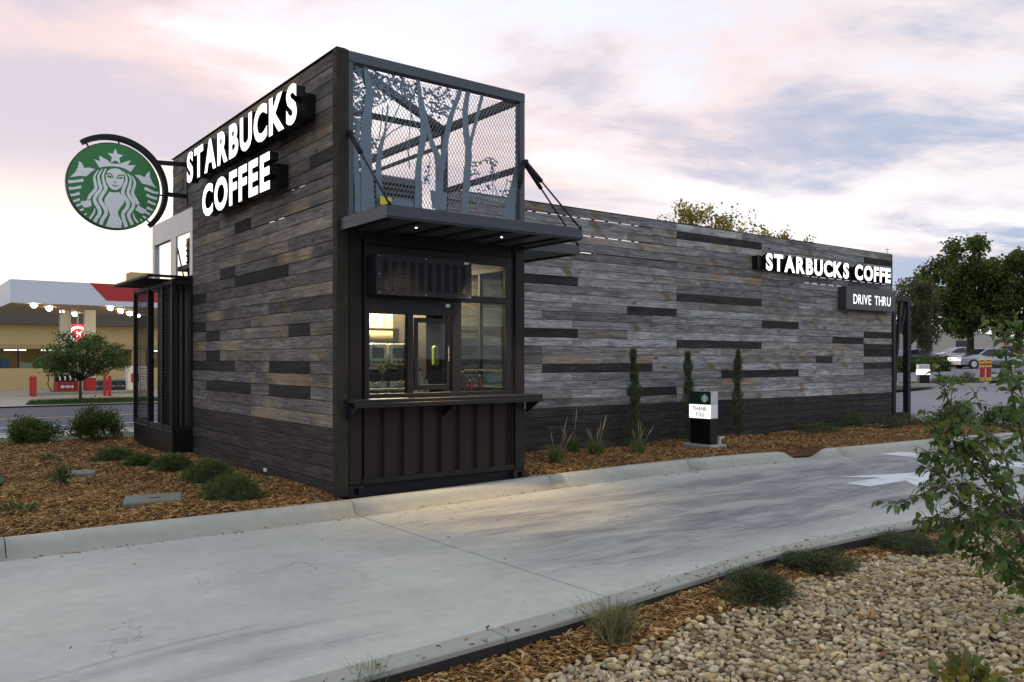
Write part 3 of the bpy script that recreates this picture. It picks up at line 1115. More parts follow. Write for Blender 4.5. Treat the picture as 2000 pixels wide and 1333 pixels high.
# ---- long plank wall (faces the lane)
back = MB()
back.box(2.46, 14.60, 1.925, 1.95, 0.0, 2.86)
k = 0
x = 2.6
while x < 14.6:                                  # studs of the open parapet
    back.box(x, x + 0.04, 1.925, 1.965, 2.86, HW - 0.02)
    x += 0.305
SLIT_R = {27: (3.6, 7.0), 25: (5.0, 6.8), 23: (5.0, 5.9), 22: (11.0, 14.5), 21.5: None}
slits_r = {27: [(4.0, 6.4)], 25: [(5.0, 6.4)], 23: [(5.0, 5.4), (11.0, 14.5)], 22: [(11.0, 12.6)]}
for r in range(21, 28):
    z = r * RH
    cur = 2.46
    for a, b in slits_r.get(r, []) + [(14.60, 14.60)]:
        if a > cur:
            back.box(cur, a, 1.921, 1.931, z - 0.035, z + 0.035)
        cur = b
long_wall = back.build('long_plank_wall', STEEL_D, kiosk)
DK = {19: [(2.46, 5.0)], 26: [(7.32, 9.76), (13.42, 14.63)], 18: [(7.32, 9.76)], 16: [(6.1, 7.32)], 13: [(2.46, 5.0), (12.2, 13.42)], 9: [(4.27, 6.71), (13.42, 14.63)],
      12: [(7.32, 9.76), (13.42, 14.63)], 8: [(8.54, 10.98)], 15: [(9.76, 10.98)], 6: [(6.1, 7.32)], 14: [(13.42, 14.63)], 11: [(13.42, 14.63)], 10: [(11.59, 12.2)], 27: [], 5: []}
TN = {25: [(7.32, 9.76)], 21: [(7.32, 9.76)], 7: [(8.54, 9.76)], 13: [], 20: [(2.46, 3.4)]}
for r in range(28):
    if r < 5:
        seg = [(a, b, 'base') for a, b, _ in fill_row(2.46, 14.63, 2.44, [], [])]
    else:
        seg = fill_row(2.46, 14.63, 2.44, DK.get(r, []), TN.get(r, []))
    for a, b, kind in seg:
        L = b - a - 0.003
        me = plank_mesh(round(L, 2), RH - 0.0065, random.randint(0, 2))
        o = bpy.data.objects.new('plank', me)
        col.objects.link(o)
        o.parent = long_wall
        dz = 0.0
        if any(a < e and b > s for s, e in slits_r.get(r + 1, [])):
            o.scale = (1, 1, 0.935)
            dz = -0.004
        o.location = ((a + b) / 2, 1.908 + random.uniform(-.003, .002), (r + 0.5) * RH + dz)
        o.rotation_euler = (0, random.uniform(-.0006, .0006), 0)
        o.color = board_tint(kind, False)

# ---- side plank wall (faces the bed)
back = MB()
back.box(0.0, 0.03, 0.1, 5.02, 0.0, 2.9)
slits_l = {24: [(0.1, 1.3)], 22: [(1.4, 2.0)]}
y = 0.25
while y < 6.05:
    back.box(0.0, 0.04, y, y + 0.04, 2.9 if y < 5 else 3.72, 4.65)
    y += 0.305
for r in range(21, 33):
    z = r * LH
    cur = 0.1
    hi = 5.02 if z < 3.72 else 6.1
    for a, b in slits_l.get(r, []) + [(hi, hi)]:
        if a > cur:
            back.box(-0.004, 0.006, cur, a, z - 0.035, z + 0.035)
        cur = b
side_wall = back.build('side_plank_wall', STEEL_D, kiosk)
DKL = {17: [(1.32, 3.15)], 18: [(3.15, 3.76)], 16: [(4.37, 5.02)], 13: [(4.37, 5.02)], 12: [(0.71, 1.32), (3.76, 4.37)], 10: [(3.76, 4.37)], 9: [(0.71, 1.93), (3.15, 5.02)],
       7: [(0.71, 1.93), (2.54, 4.37)], 25: [(0.1, 0.71)], 22: [(2.54, 3.15)], 27: [(3.15, 4.37)]}
TNL = {8: [(0.1, 2.54)], 18: [(0.1, 2.0)], 14: [(3.15, 5.02)], 15: [(0.1, 1.32)], 20: [(0.1, 1.9)], 21: [(0.1, 2.54)], 6: [(0.1, 2.54)], 11: [(2.54, 4.37)]}
for r in range(33):
    hi = 5.02 if (r + 0.5) * LH < 3.72 else 6.1
    if r < 5:
        seg = [(a, b, 'base') for a, b, _ in fill_row(0.1, hi, 0.1, [], [])]
    else:
        seg = fill_row(0.1, hi, 0.1, DKL.get(r, []), TNL.get(r, []))
    for a, b, kind in seg:
        L = b - a - 0.003
        me = plank_mesh(round(L, 2), LH - 0.0065, random.randint(0, 2))
        o = bpy.data.objects.new('plank', me)
        col.objects.link(o)
        o.parent = side_wall
        dz = 0.0
        if any(a < e and b > s for s, e in slits_l.get(r + 1, [])):
            o.scale = (1, 1, 0.945)
            dz = -0.0035
        o.location = (-0.015 + random.uniform(-.002, .003), (a + b) / 2, (r + 0.5) * LH + dz)
        o.rotation_euler = (0, 0, R(-90))
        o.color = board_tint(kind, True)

# ---- steel corner trim, posts, container shell
m = MB()
m.box(-0.045, 0.085, -0.014, -0.002, 0.0, 4.675)
m.box(-0.045, -0.033, -0.002, 0.10, 0.0, 4.675)
m.box(-0.047, 0.06, 0.0, 6.12, 4.676, 4.687)
trim = m.build('corner_trim', TRIM, kiosk, bevel=0.004)
m = MB()
for i in range(26):                                         # rivets up the corner
    m.lathe((-0.045, 0.05, 0.12 + i * 0.18), [(0.009, 0.0), (0.009, -0.004), (0.004, -0.007)], 8, 'X')
m.build('rivets', TRIM, trim)
m = MB()
m.box(14.605, 14.645, 1.895, 1.99, 0.0, HW + 0.006)
m.box(2.46, 14.645, 1.90, 2.02, HW + 0.0065, HW + 0.016)
m.build('wall_end_trim', TRIM, kiosk)
# hidden shell
m = MB()
m.box(2.47, 14.58, 1.97, 4.38, 0.02, 2.84)          # long container body
m.build('container_body', STEEL_D, kiosk, bevel=0.01)
m = MB()
m.box(0.36, 12.0, 5.08, 7.34, 0.0, 2.66)
m.build('rear_container_body', STEEL_D, kiosk, bevel=0.01)
m = MB()
m.box(0.035, 0.06, 0.10, 5.02, 0.10, 2.90)          # inner left skin
m.box(2.385, 2.41, 1.78, 5.05, 0.10, 2.86)          # right skin behind the side window
m.box(2.385, 2.41, 0.12, 1.78, 0.10, 1.04)
m.box(2.385, 2.41, 0.12, 1.78, 2.60, 2.86)
m.box(0.06, 2.385, 0.05, 5.0, 0.10, 0.16)           # floor
m.build('container_shell', DARKW, kiosk)
m = MB()
m.box(0.02, 2.42, 0.02, 6.05, 2.862, 2.93)
roof = m.build('roof_deck', STEEL_D, kiosk)
m = MB()
m.box(0.065, 2.38, 3.02, 3.06, 0.16, 2.86)
m.build('back_wall', CREAM, kiosk)

# lower container front
m = MB()
m.box(0.088, 0.246, -0.004, 0.14, 0.11, 2.84)
m.box(0.250, 0.275, 0.02, 0.10, 0.11, 2.84)
m.build('corner_post', STEEL_BR, kiosk, bevel=0.012, seg=2)
m = MB()
m.box(2.285, 2.438, -0.004, 0.14, 0.11, 2.84)
m.box(2.245, 2.282, 0.02, 0.10, 0.11, 2.84)
m.build('corner_post', STEEL_C, kiosk, bevel=0.012, seg=2)
m = MB()
m.box(0.28, 2.24, -0.002, 0.10, 2.66, 2.85)
m.build('top_rail', STEEL_C, kiosk, bevel=0.01)
m = MB()
m.box(0.25, 2.28, -0.006, 0.12, 0.10, 0.172)
m.build('bottom_rail', STEEL_C, kiosk, bevel=0.012)
m = MB()
m.box(0.0, 2.44, 0.06, 0.09, -0.06, 0.10)
m.build('skirt', STEEL_D, kiosk)
for cx in (0.175, 2.35):
    for z0, z1 in ((-0.015, 0.105), (2.74, 2.86)):
        m = MB()                                   # corner casting with its oval hole
        f = lambda u, v, t: (cx + u, t, z0 + 0.06 + v)
        m.box(cx - 0.088, cx - 0.032, -0.012, 0.16, z0, z1)
        m.box(cx + 0.032, cx + 0.088, -0.012, 0.16, z0, z1)
        m.box(cx - 0.032, cx + 0.032, -0.012, 0.16, z0, z0 + 0.026)
        m.box(cx - 0.032, cx + 0.032, -0.012, 0.16, z1 - 0.026, z1)
        m.box(cx - 0.032, cx + 0.032, 0.05, 0.16, z0 + 0.026, z1 - 0.026)
        m.build('corner_casting', STEEL_C, kiosk)
# corrugated panel under the counter
m = MB()
prof = []
x = 0.276
while x < 2.24:
    prof += [(x, 0.008), (x + 0.150, 0.008), (x + 0.172, 0.048), (x + 0.222, 0.048)]
    x += 0.244
prof = [p for p in prof if p[0] < 2.262]
vs, fs = [], []
for (px_, py_) in prof:
    vs += [(px_, py_, 0.17), (px_, py_, 0.97)]
for i in range(len(prof) - 1):
    fs.append((2 * i, 2 * i + 2, 2 * i + 3, 2 * i + 1))
m.add(vs, fs)
cp = m.build('corrugated_panel', STEEL_BR, kiosk, fix=False)
sol = cp.modifiers.new('thick', 'SOLIDIFY')
sol.thickness = 0.004
m = MB()
m.box(0.24, 2.29, 0.062, 0.085, 0.101, 1.02)
m.build('light_stop_sheet', STEEL_C, kiosk)  # unseen sheet added to stop inside light leaking past the panel
# counter shelf with end bracket
m = MB()
m.box(0.03, 2.50, -0.275, 0.02, 0.985, 1.022)
m.box(0.03, 2.50, -0.279, -0.262, 0.935, 0.9845)
shelf = m.build('counter_shelf', STEEL_B, kiosk, bevel=0.005)
shelf.data.materials[0] = FRAMEM
for xb in (2.455, 0.06, 1.25):
    m = MB()
    m.prism([(-0.255, 0.934), (0.0, 0.934), (0.0, 0.80), (-0.03, 0.80)], lambda u, v, t: (xb + t, u, v), 0.0, 0.012)
    m.build('bracket', FRAMEM, shelf)
m = MB()
m.box(0.276, 2.27, -0.004, 0.09, 1.0225, 1.066)
m.build('window_sill', FRAMEM, kiosk, bevel=0.004)

# ---- serving window wall
Y0, Y1 = 0.004, 0.075
m = MB()
m.box(0.280, 0.338, Y0, Y1, 1.066, 2.66)      # left jamb
m.box(0.806, 0.877, Y0, Y1, 1.066, 1.93)      # mullion
m.box(1.392, 1.516, Y0, Y1, 1.066, 2.10)
m.box(2.150, 2.242, Y0, Y1, 1.066, 2.66)
m.box(0.338, 1.392, Y0 + .002, Y1, 1.93, 2.10)  # head
m.box(1.516, 2.150, Y0, Y1, 2.10, 2.175)      # transom
m.box(0.338, 1.60, Y0 + .002, Y1, 2.10, 2.66)   # panel behind the vent box
m.box(1.60, 2.150, Y0, Y1, 2.555, 2.66)
wframe = m.build('window_frame', FRAMEM, kiosk, bevel=0.004)


def pane(x0, x1, z0, z1, y=0.05, par=None):
    m = MB()
    m.box(x0, x1, y, y + 0.006, z0, z1)
    return m.build('pane', GLASS, par or wframe)


pane(0.338, 0.806, 1.066, 1.93)
pane(1.516, 2.150, 1.066, 2.10)
pane(1.60, 2.150, 2.175, 2.555)
m = MB()                                      # sliding sash
for b_ in ((0.90, 0.945, 1.095, 1.90), (1.315, 1.36, 1.095, 1.90), (0.945, 1.315, 1.095, 1.155), (0.945, 1.315, 1.845, 1.90)):
    m.box(b_[0], b_[1], 0.015, 0.045, b_[2], b_[3])
sash = m.build('sliding_window', FRAMEM, kiosk, bevel=0.003)
pane(0.945, 1.315, 1.155, 1.845, 0.028, sash)
m = MB()
m.box(1.335, 1.345, 0.004, 0.015, 1.42, 1.58)
m.build('handle', STAIN, sash)
# small white stickers
m = MB()
m.box(1.30, 1.352, 0.0005, 0.0035, 2.03, 2.065)
st_ = m.build('sticker', WHITEP, wframe)
# side window beyond
m = MB()
for b_ in ((0.14, 0.20, 1.04, 2.60), (1.70, 1.78, 1.04, 2.60), (0.20, 1.70, 1.04, 1.09), (0.20, 1.70, 2.54, 2.60), (0.86, 0.91, 1.09, 2.54)):
    m.box(2.375, 2.425, b_[0], b_[1], b_[2], b_[3])
swin = m.build('side_window_frame', FRAMEM, kiosk, bevel=0.003)
m = MB()
m.box(2.397, 2.402, 0.20, 1.70, 1.09, 2.54)
m.build('pane', GLASS, swin)
m = MB()
m.bar((2.36, 0.25, 1.30), (2.36, 1.68, 1.30), 0.015, 0.015)
m.build('grab_rail', STAIN, swin)

# ---- ventilation box above the hatch
m = MB()
m.box(0.300, 1.500, -0.215, 0.004, 2.118, 2.538)
vent = m.build('vent_box', STEEL_C, kiosk, bevel=0.006)
m = MB()
m.box(0.300, 1.502, -0.222, -0.2155, 2.114, 2.542)
m.build('cover_plate', FRAMEM, vent, bevel=0.002)
vp = vent
for c_ in range(10):
    x0 = 0.375 + c_ * 0.109
    m = MB()
    for r_ in range(15):
        z0 = 2.175 + r_ * 0.0205
        m.add([(x0, -0.2225, z0), (x0 + 0.062, -0.2225, z0), (x0 + 0.062, -0.2225, z0 + 0.012), (x0, -0.2225, z0 + 0.012), (x0 + 0.004, -0.231, z0 + 0.001), (x0 + 0.058, -0.231, z0 + 0.001)],
              [(0, 1, 5, 4), (4, 5, 2, 3), (0, 4, 3), (1, 2, 5)])
    m.build('louvre_column', STEEL_C, vp)
m = MB()
for (sx, sz) in ((0.33, 2.52), (0.33, 2.33), (0.33, 2.135), (0.90, 2.525), (0.90, 2.13), (1.47, 2.52), (1.47, 2.135)):
    m.lathe((sx, -0.222, sz), [(0.007, 0.0), (0.006, -0.004), (0.002, -0.005)], 8, 'Y')
m.build('screws', STAIN, vp)
m = MB()
m.box(1.40, 1.45, -0.2265, -0.2225, 2.50, 2.522)
m.build('sticker', WHITEP, vp)

# ---- raised hatch canopies
m = MB()
m.box(0.0, 2.45, -1.0, 0.0, 2.80, 2.825)
m.box(0.0, 2.45, -1.012, -1.0005, 2.775, 2.905)
m.box(-0.012, -0.0005, -1.012, 0.0, 2.775, 2.905)
m.box(2.4505, 2.462, -1.012, 0.0, 2.775, 2.905)
m.box(-0.012, 2.462, -1.030, -1.0125, 2.790, 2.83)
can = m.build('front_canopy', STEEL_S, kiosk, bevel=0.004)
m = MB()
for i in range(7):
    m.box(0.05 + i * 0.36, 0.12 + i * 0.36, -0.98, -0.02, 2.782, 2.7995)
m.build('rib', STEEL_D, can)
m = MB()
m.box(2.465, 3.30, 0.0, 1.86, 2.80, 2.825)
m.box(2.465, 3.30, -0.014, -0.0005, 2.775, 2.90)
m.box(3.3005, 3.314, -0.014, 1.86, 2.775, 2.90)
can2 = m.build('side_canopy', STEEL_S, kiosk, bevel=0.004)
for a_, b_ in (((0.09, -0.03, 3.80), (0.02, -1.0, 2.91)), ((2.43, -0.03, 3.83), (2.44, -1.0, 2.91)), ((2.46, 0.03, 3.83), (3.30, 0.0, 2.91)), ((2.40, -0.03, 3.80), (2.20, -0.20, 3.48))):
    m = MB()
    A, B = Vector(a_), Vector(b_)
    q = A.lerp(B, 0.30 if (A - B).length > 0.6 else 0.9)
    m.tube([A, q], 0.026, 10)
    m.tube([q, B], 0.011, 8)
    m.lathe((A.x, A.y, A.z), [(0.03, -0.03), (0.035, 0.0), (0.03, 0.03)], 10)
    m.lathe((B.x, B.y, B.z), [(0.018, -0.02), (0.022, 0.0), (0.018, 0.02)], 8)
    m.build('stay_rod', STEEL_D, can, smooth=True)


def downlight(x, y, z, power, par):
    m = MB()
    m.lathe((x, y, z), [(0.012, 0.0), (0.012, -0.004), (0.010, -0.005)], 16)
    o = m.build('downlight', LENS, par)
    ld = bpy.data.lights.new('downlight_lamp', 'SPOT')
    ld.energy = power
    ld.spot_size = R(80)
    ld.spot_blend = 0.8
    ld.color = (1.0, 0.70, 0.40)
    ld.shadow_soft_size = 0.05
    lo = bpy.data.objects.new('downlight_lamp', ld)
    col.objects.link(lo)
    lo.parent = o
    lo.location = Vector((x, y, z - 0.03)) - wloc(par)
    return o


downlight(1.70, -0.52, 2.7985, 190, kiosk)
downlight(0.60, -0.52, 2.7985, 30, kiosk)

# ---- upper lantern: open steel frame with cut-out tree screen
m = MB()
m.box(0.086, 2.44, -0.004, 0.10, 4.56, 4.672)
m.box(0.086, 0.150, 0.0, 0.10, 2.935, 4.5595)
m.box(2.365, 2.44, 0.0, 0.10, 2.935, 4.5595)
m.box(0.150, 2.365, 0.002, 0.10, 2.935, 2.985)
uf = m.build('lantern_frame', STEEL_F, kiosk, bevel=0.005)
m = MB()
for a_, b_, w_, h_ in (((2.40, 0.10, 4.61), (2.40, 6.0, 4.61), 0.07, 0.10), ((2.40, 0.10, 3.76), (2.40, 1.72, 3.76), 0.05, 0.07), ((2.40, 1.75, 2.94), (2.40, 1.75, 4.56), 0.07, 0.07),
                       ((2.36, 1.70, 4.58), (0.10, 0.10, 4.60), 0.06, 0.09), ((2.36, 1.58, 4.55), (0.07, 1.58, 4.55), 0.05, 0.07), ((2.40, 1.79, 4.40), (2.40, 6.0, 4.40), 0.03, 0.05),
                       ((0.08, 6.0, 4.61), (2.44, 6.0, 4.61), 0.07, 0.10), ((2.40, 6.0, 2.94), (2.40, 6.0, 4.56), 0.07, 0.07)):
    m.bar(a_, b_, w_, h_)
m.build('roof_bracing', STEEL_D, uf)


def up(px, py):
    return onY(px, py, 0.045)


# expanded metal
m = MB()
cw, ch, t_ = 0.0440, 0.072, 0.0015
x0, x1, z0, z1 = 0.15, 2.365, 2.985, 4.56
nx, nz = int((x1 - x0) / (cw / 2)), int((z1 - z0) / (ch / 2))
vs, fs = [], []
for i in range(nx):
    for j in range(nz):
        if (i + j) % 2 == 0:
            a_, b_ = (x0 + i * cw / 2, z0 + j * ch / 2), (x0 + (i + 1) * cw / 2, z0 + (j + 1) * ch / 2)
        else:
            a_, b_ = (x0 + i * cw / 2, z0 + (j + 1) * ch / 2), (x0 + (i + 1) * cw / 2, z0 + j * ch / 2)
        dx, dz = (b_[0] - a_[0]), (b_[1] - a_[1])
        l = math.hypot(dx, dz)
        ex, ez = -dz / l * t_ / 2, dx / l * t_ / 2
        q = [(a_[0] + ex, a_[1] + ez), (b_[0] + ex, b_[1] + ez), (b_[0] - ex, b_[1] - ez), (a_[0] - ex, a_[1] - ez)]
        b0 = len(vs)
        vs += [(p[0], 0.056, p[1]) for p in q] + [(p[0], 0.064, p[1]) for p in q]
        fs += [(b0, b0 + 1, b0 + 2, b0 + 3), (b0 + 7, b0 + 6, b0 + 5, b0 + 4), (b0, b0 + 4, b0 + 5, b0 + 1), (b0 + 2, b0 + 6, b0 + 7, b0 + 3)]
m.add(vs, fs)
tag(m.build('expanded_mesh', MESHM, uf, fix=False), kind='stuff')


# trees cut from steel sheet
def strip(m, pts, wid, yo=0.0):
    P = [up(*p) for p in pts]
    W = [w / 1622.0 * 9.2 for w in wid]
    n = len(P)
    # smooth resample
    Q, QW = [], []
    for i in range(n - 1):
        p0, p1, p2, p3 = P[max(i - 1, 0)], P[i], P[i + 1], P[min(i + 2, n - 1)]
        for s in range(5):
            t = s / 5.0
            c = []
            for k in (0, 1):
                c.append(0.5 * (2 * p1[k] + (p2[k] - p0[k]) * t + (2 * p0[k] - 5 * p1[k] + 4 * p2[k] - p3[k]) * t * t + (-p0[k] + 3 * p1[k] - 3 * p2[k] + p3[k]) * t ** 3))
            Q.append(c)
            QW.append((W[i] + (W[i + 1] - W[i]) * t) * random.uniform(0.9, 1.1))
    Q.append(P[-1])
    QW.append(W[-1])
    L_, R_ = [], []
    for i in range(len(Q)):
        a_, b_ = Q[max(i - 1, 0)], Q[min(i + 1, len(Q) - 1)]
        dx, dz = b_[0] - a_[0], b_[1] - a_[1]
        l = math.hypot(dx, dz) or 1
        L_.append((min(max(Q[i][0] - dz / l * QW[i] / 2, .14), 2.37), min(Q[i][1] + dx / l * QW[i] / 2, 4.57)))
        R_.append((min(max(Q[i][0] + dz / l * QW[i] / 2, .14), 2.37), min(Q[i][1] - dx / l * QW[i] / 2, 4.57)))
    vs, fs = [], []
    for a_, b_ in zip(L_, R_):
        vs += [(a_[0], 0.030 + yo, a_[1]), (b_[0], 0.030 + yo, b_[1]), (b_[0], 0.033 + yo, b_[1]), (a_[0], 0.033 + yo, a_[1])]
    for i in range(len(Q) - 1):
        for k in range(4):
            k2 = (k + 1) % 4
            fs.append((4 * i + k, 4 * i + k2, 4 * i + 4 + k2, 4 * i + 4 + k))
    m.add(vs, fs)


trunks = [
    ([(718, 420), (716, 350), (713, 290), (716, 230), (720, 180), (712, 130)], [30, 26, 24, 20, 15, 8]),
    ([(745, 428), (741, 380), (738, 330), (742, 290), (750, 262), (757, 205)], [18, 14, 12, 10, 5, 3]),
    ([(814, 432), (815, 380), (817, 320), (826, 262), (822, 215), (817, 172), (812, 140)], [16, 14, 13, 15, 12, 10, 8]),
    ([(857, 440), (857, 372), (857, 330), (852, 305), (840, 272), (828, 222), (818, 178)], [20, 19, 20, 14, 11, 9, 7]),
    ([(860, 335), (866, 300), (871, 268), (880, 228), (890, 200), (899, 175)], [16, 14, 13, 11, 10, 9]),
    ([(905, 440), (907, 405), (911, 348), (914, 297), (909, 256), (908, 215), (914, 175)], [20, 18, 17, 17, 15, 13, 11]),
    ([(916, 292), (921, 268), (927, 245), (934, 215), (942, 183)], [9, 8, 8, 8, 7]),
    ([(992, 450), (997, 400), (1003, 365), (1011, 320), (1017, 270)], [30, 24, 18, 12, 5]),
    ([(700, 415), (697, 350), (694, 300), (700, 240)], [16, 13, 12, 8]),
]
for ti, (pts, wid) in enumerate(trunks):
    m = MB()
    strip(m, pts, wid, ti * 0.0007)
    m.build('tree_trunk_cutout', STEEL_B, uf)
m = MB()
for pts, w in ([[(743, 280), (760, 262), (775, 252), (793, 243)], 2.2], [[(742, 275), (758, 250), (772, 225), (780, 205)], 2.2], [[(740, 270), (745, 235), (748, 210)], 2], [[(727, 210), (745, 202), (762, 190)], 2],
               [[(800, 250), (802, 225), (798, 205)], 1.6], [[(793, 270), (800, 330), (798, 300), (801, 240)], 1.5], [[(822, 260), (806, 235), (800, 208)], 2], [[(878, 232), (862, 222), (846, 218), (832, 205)], 3.5],
               [[(887, 212), (900, 215), (908, 222)], 2.2], [[(836, 330), (840, 310), (832, 300)], 1.4], [[(828, 360), (834, 345), (838, 330)], 2.2],
               [[(920, 318), (940, 316), (955, 308), (972, 318)], 2], [[(955, 308), (962, 335), (958, 355)], 1.8], [[(975, 395), (968, 372), (962, 352)], 1.6], [[(975, 395), (985, 372), (992, 350)], 1.6], [[(955, 400), (962, 375), (960, 350)], 1.4],
               [[(690, 170), (715, 160), (740, 172), (770, 150)], 3], [[(690, 140), (720, 135), (750, 150), (790, 165)], 3], [[(720, 195), (700, 200), (688, 215)], 3], [[(760, 160), (775, 185), (800, 190)], 2.2], [[(835, 180), (858, 190), (880, 175)], 2.5]):
    strip(m, pts, [w] * len(pts), 0.008 + 0.004 * random.random())
tag(m.build('twig_cutouts', STEEL_B, uf), kind='stuff')
m = MB()


def leafcut(px, py, s):
    cx, cz = up(px, py)
    s = s / 1622.0 * 9.2
    if not (0.15 + s < cx < 2.36 - s and 3.0 + s < cz < 4.555 - s):
        return
    a = random.uniform(0, 6.28)
    n = random.choice([5, 6, 7])
    poly = []
    for k in range(n):
        r = s * random.uniform(0.55, 1.15)
        t = a + 2 * math.pi * k / n
        poly.append((cx + r * math.cos(t) * random.choice((1, 1.5)), cz + r * math.sin(t)))
    yj = random.uniform(0.044, 0.052)
    m.prism(poly, lambda u, v, t: (u, t, v), yj, yj + 0.002)


rl = random.Random(5)
for cx, cy, sx, sy, n in ((702, 150, 16, 18, 70), (708, 195, 18, 18, 70), (700, 240, 14, 22, 70), (735, 160, 20, 16, 60), (770, 165, 22, 14, 60), (745, 185, 20, 12, 36), (800, 178, 16, 14, 50), (795, 190, 20, 10, 28), (850, 190, 20, 16, 56), (860, 215, 18, 10, 34), (885, 190, 12, 12, 16),
                          (712, 275, 16, 12, 26), (722, 300, 14, 12, 20), (955, 318, 16, 5, 14), (962, 335, 8, 8, 8), (930, 340, 8, 10, 8), (834, 345, 5, 14, 10), (735, 285, 8, 8, 8), (960, 362, 16, 14, 12), (985, 370, 8, 14, 8), (940, 400, 10, 8, 8), (935, 375, 10, 14, 8)):
    for _ in range(int(n * 1.35)):
        leafcut(rl.gauss(cx, sx * 0.75), rl.gauss(cy, sy * 0.75), rl.uniform(1.6, 3.8))
tag(m.build('leaf_cutouts', STEEL_B, uf), kind='stuff')
m = MB()                                    # bucket silhouette and low sheet
A = [up(838, 372), up(872, 377), up(870, 412), up(843, 408)]
m.prism(A, lambda u, v, t: (u, t, v), 0.0265, 0.0285)
m.build('bucket_cutout', STEEL_B, uf)
m = MB()
A = [up(770, 388), up(806, 394), up(806, 430), up(745, 420), up(752, 395)]
m.prism(A, lambda u, v, t: (u, t, v), 0.0265, 0.0285)
m.build('bush_cutout', STEEL_B, uf)
m = MB()
m.box(0.46, 0.60, -0.001, 0.0015, 3.10, 3.19)
m.build('notice_plate', YELP, uf)
# plant room boxes on the deck
m = MB()
m.box(0.55, 1.45, 0.75, 1.50, 2.932, 3.62)
hv = m.build('roof_unit', GREYM, kiosk, bevel=0.02)
m = MB()
for i in range(9):
    m.box(0.62, 1.38, 0.742, 0.749, 3.02 + i * 0.06, 3.05 + i * 0.06)
m.build('grille', STEEL_D, hv)

# ---- end of the rear container: pale frame, cage and little canopy
m = MB()
for b_ in ((5.02, 5.16, 2.70, 3.755), (5.90, 6.20, 2.70, 3.755), (7.20, 7.335, 2.70, 3.755), (5.16, 5.90, 3.40, 3.755), (6.20, 7.20, 3.40, 3.755)):
    m.box(-0.034, -0.004 if b_[0] < 6.15 else 0.05, b_[0], b_[1], b_[2], b_[3])
gf = m.build('parapet_frame', GALV, kiosk)
m = MB()
for i in range(9):
    yv = 5.20 + i * 0.08
    m.tube([(0.12 + 0.02 * math.sin(i), yv, 2.72), (0.12, yv, 3.38)], 0.010, 6)
    for k in range(6):
        m.lathe((0.12, yv, 2.78 + k * 0.1 + 0.02 * math.sin(i * 3 + k)), [(0.004, -0.02), (0.022, 0), (0.004, 0.02)], 6)
m.box(0.16, 0.19, 5.16, 5.90, 2.70, 3.40)
m.build('chain_screen', TRIM, gf)
m = MB()
m.bar((0.10, 6.30, 3.28), (0.40, 6.9, 2.72), 0.02, 0.02)
m.build('brace_bar', TRIM, gf)
m = MB()
m.box(-0.67, -0.60, 5.02, 7.35, 2.665, 2.70)
m.box(-0.60, -0.04, 7.28, 7.35, 2.665, 2.70)
m.box(-0.60, -0.04, 5.02, 5.09, 2.665, 2.70)
m.box(-0.60, -0.04, 5.60, 7.28, 2.678, 2.69)
m.box(-0.20, -0.04, 5.09, 5.60, 2.678, 2.69)
m.box(-0.04, 0.0, 5.02, 7.35, 2.60, 2.72)
m.build('entry_canopy', STEEL_D, kiosk)
m = MB()
m.box(-0.32, -0.004, 5.045, 7.42, -0.05, 0.36)
m.build('planter_base', BLACKP, kiosk, bevel=0.01)
m = MB()
for (x_, y_) in ((-0.30, 5.07), (-0.03, 5.07), (-0.30, 5.62), (-0.30, 6.45), (-0.30, 7.39), (-0.03, 7.39)):
    m.box(x_ - 0.028, x_ + 0.028, y_ - 0.028, y_ + 0.028, 0.36, 2.64)
for z_ in (0.40, 2.60):
    m.box(-0.322, -0.278, 5.045, 7.418, z_ - 0.03, z_ + 0.03)
    m.box(-0.278, -0.006, 5.045, 5.09, z_ - 0.03, z_ + 0.03)
    m.box(-0.278, -0.006, 7.37, 7.418, z_ - 0.03, z_ + 0.03)
cage = m.build('cage_frame', STEEL_D, kiosk)
m = MB()
for i in range(56):
    y_ = 5.11 + i * 0.0415
    if abs(y_ - 6.1) > 0.33:
        m.box(-0.302, -0.297, y_, y_ + 0.004, 0.43, 2.57)
for i in range(44):
    z_ = 0.46 + i * 0.0485
    m.box(-0.3025, -0.2965, 5.10, 5.78, z_, z_ + 0.004)
    m.box(-0.3025, -0.2965, 6.43, 7.37, z_, z_ + 0.004)
    m.box(-0.275, -0.05, 5.066, 5.072, z_, z_ + 0.004)
    m.box(-0.275, -0.05, 7.387, 7.393, z_, z_ + 0.004)
for i in range(6):
    x_ = -0.26 + i * 0.042
    m.box(x_, x_ + 0.004, 5.066, 5.073, 0.43, 2.57)
    m.box(x_, x_ + 0.004, 7.386, 7.393, 0.43, 2.57)
m.build('cage_mesh', STEEL_D, cage)
m = MB()
for i in range(7):
    m.box(0.02 + i * 0.001, 0.05, 5.10 + i * 0.32, 5.22 + i * 0.32, 0.3, 2.6)
m.box(0.05, 0.34, 5.06, 7.34, 0.0, 2.66)
m.build('container_doors', STEEL_BR, kiosk)

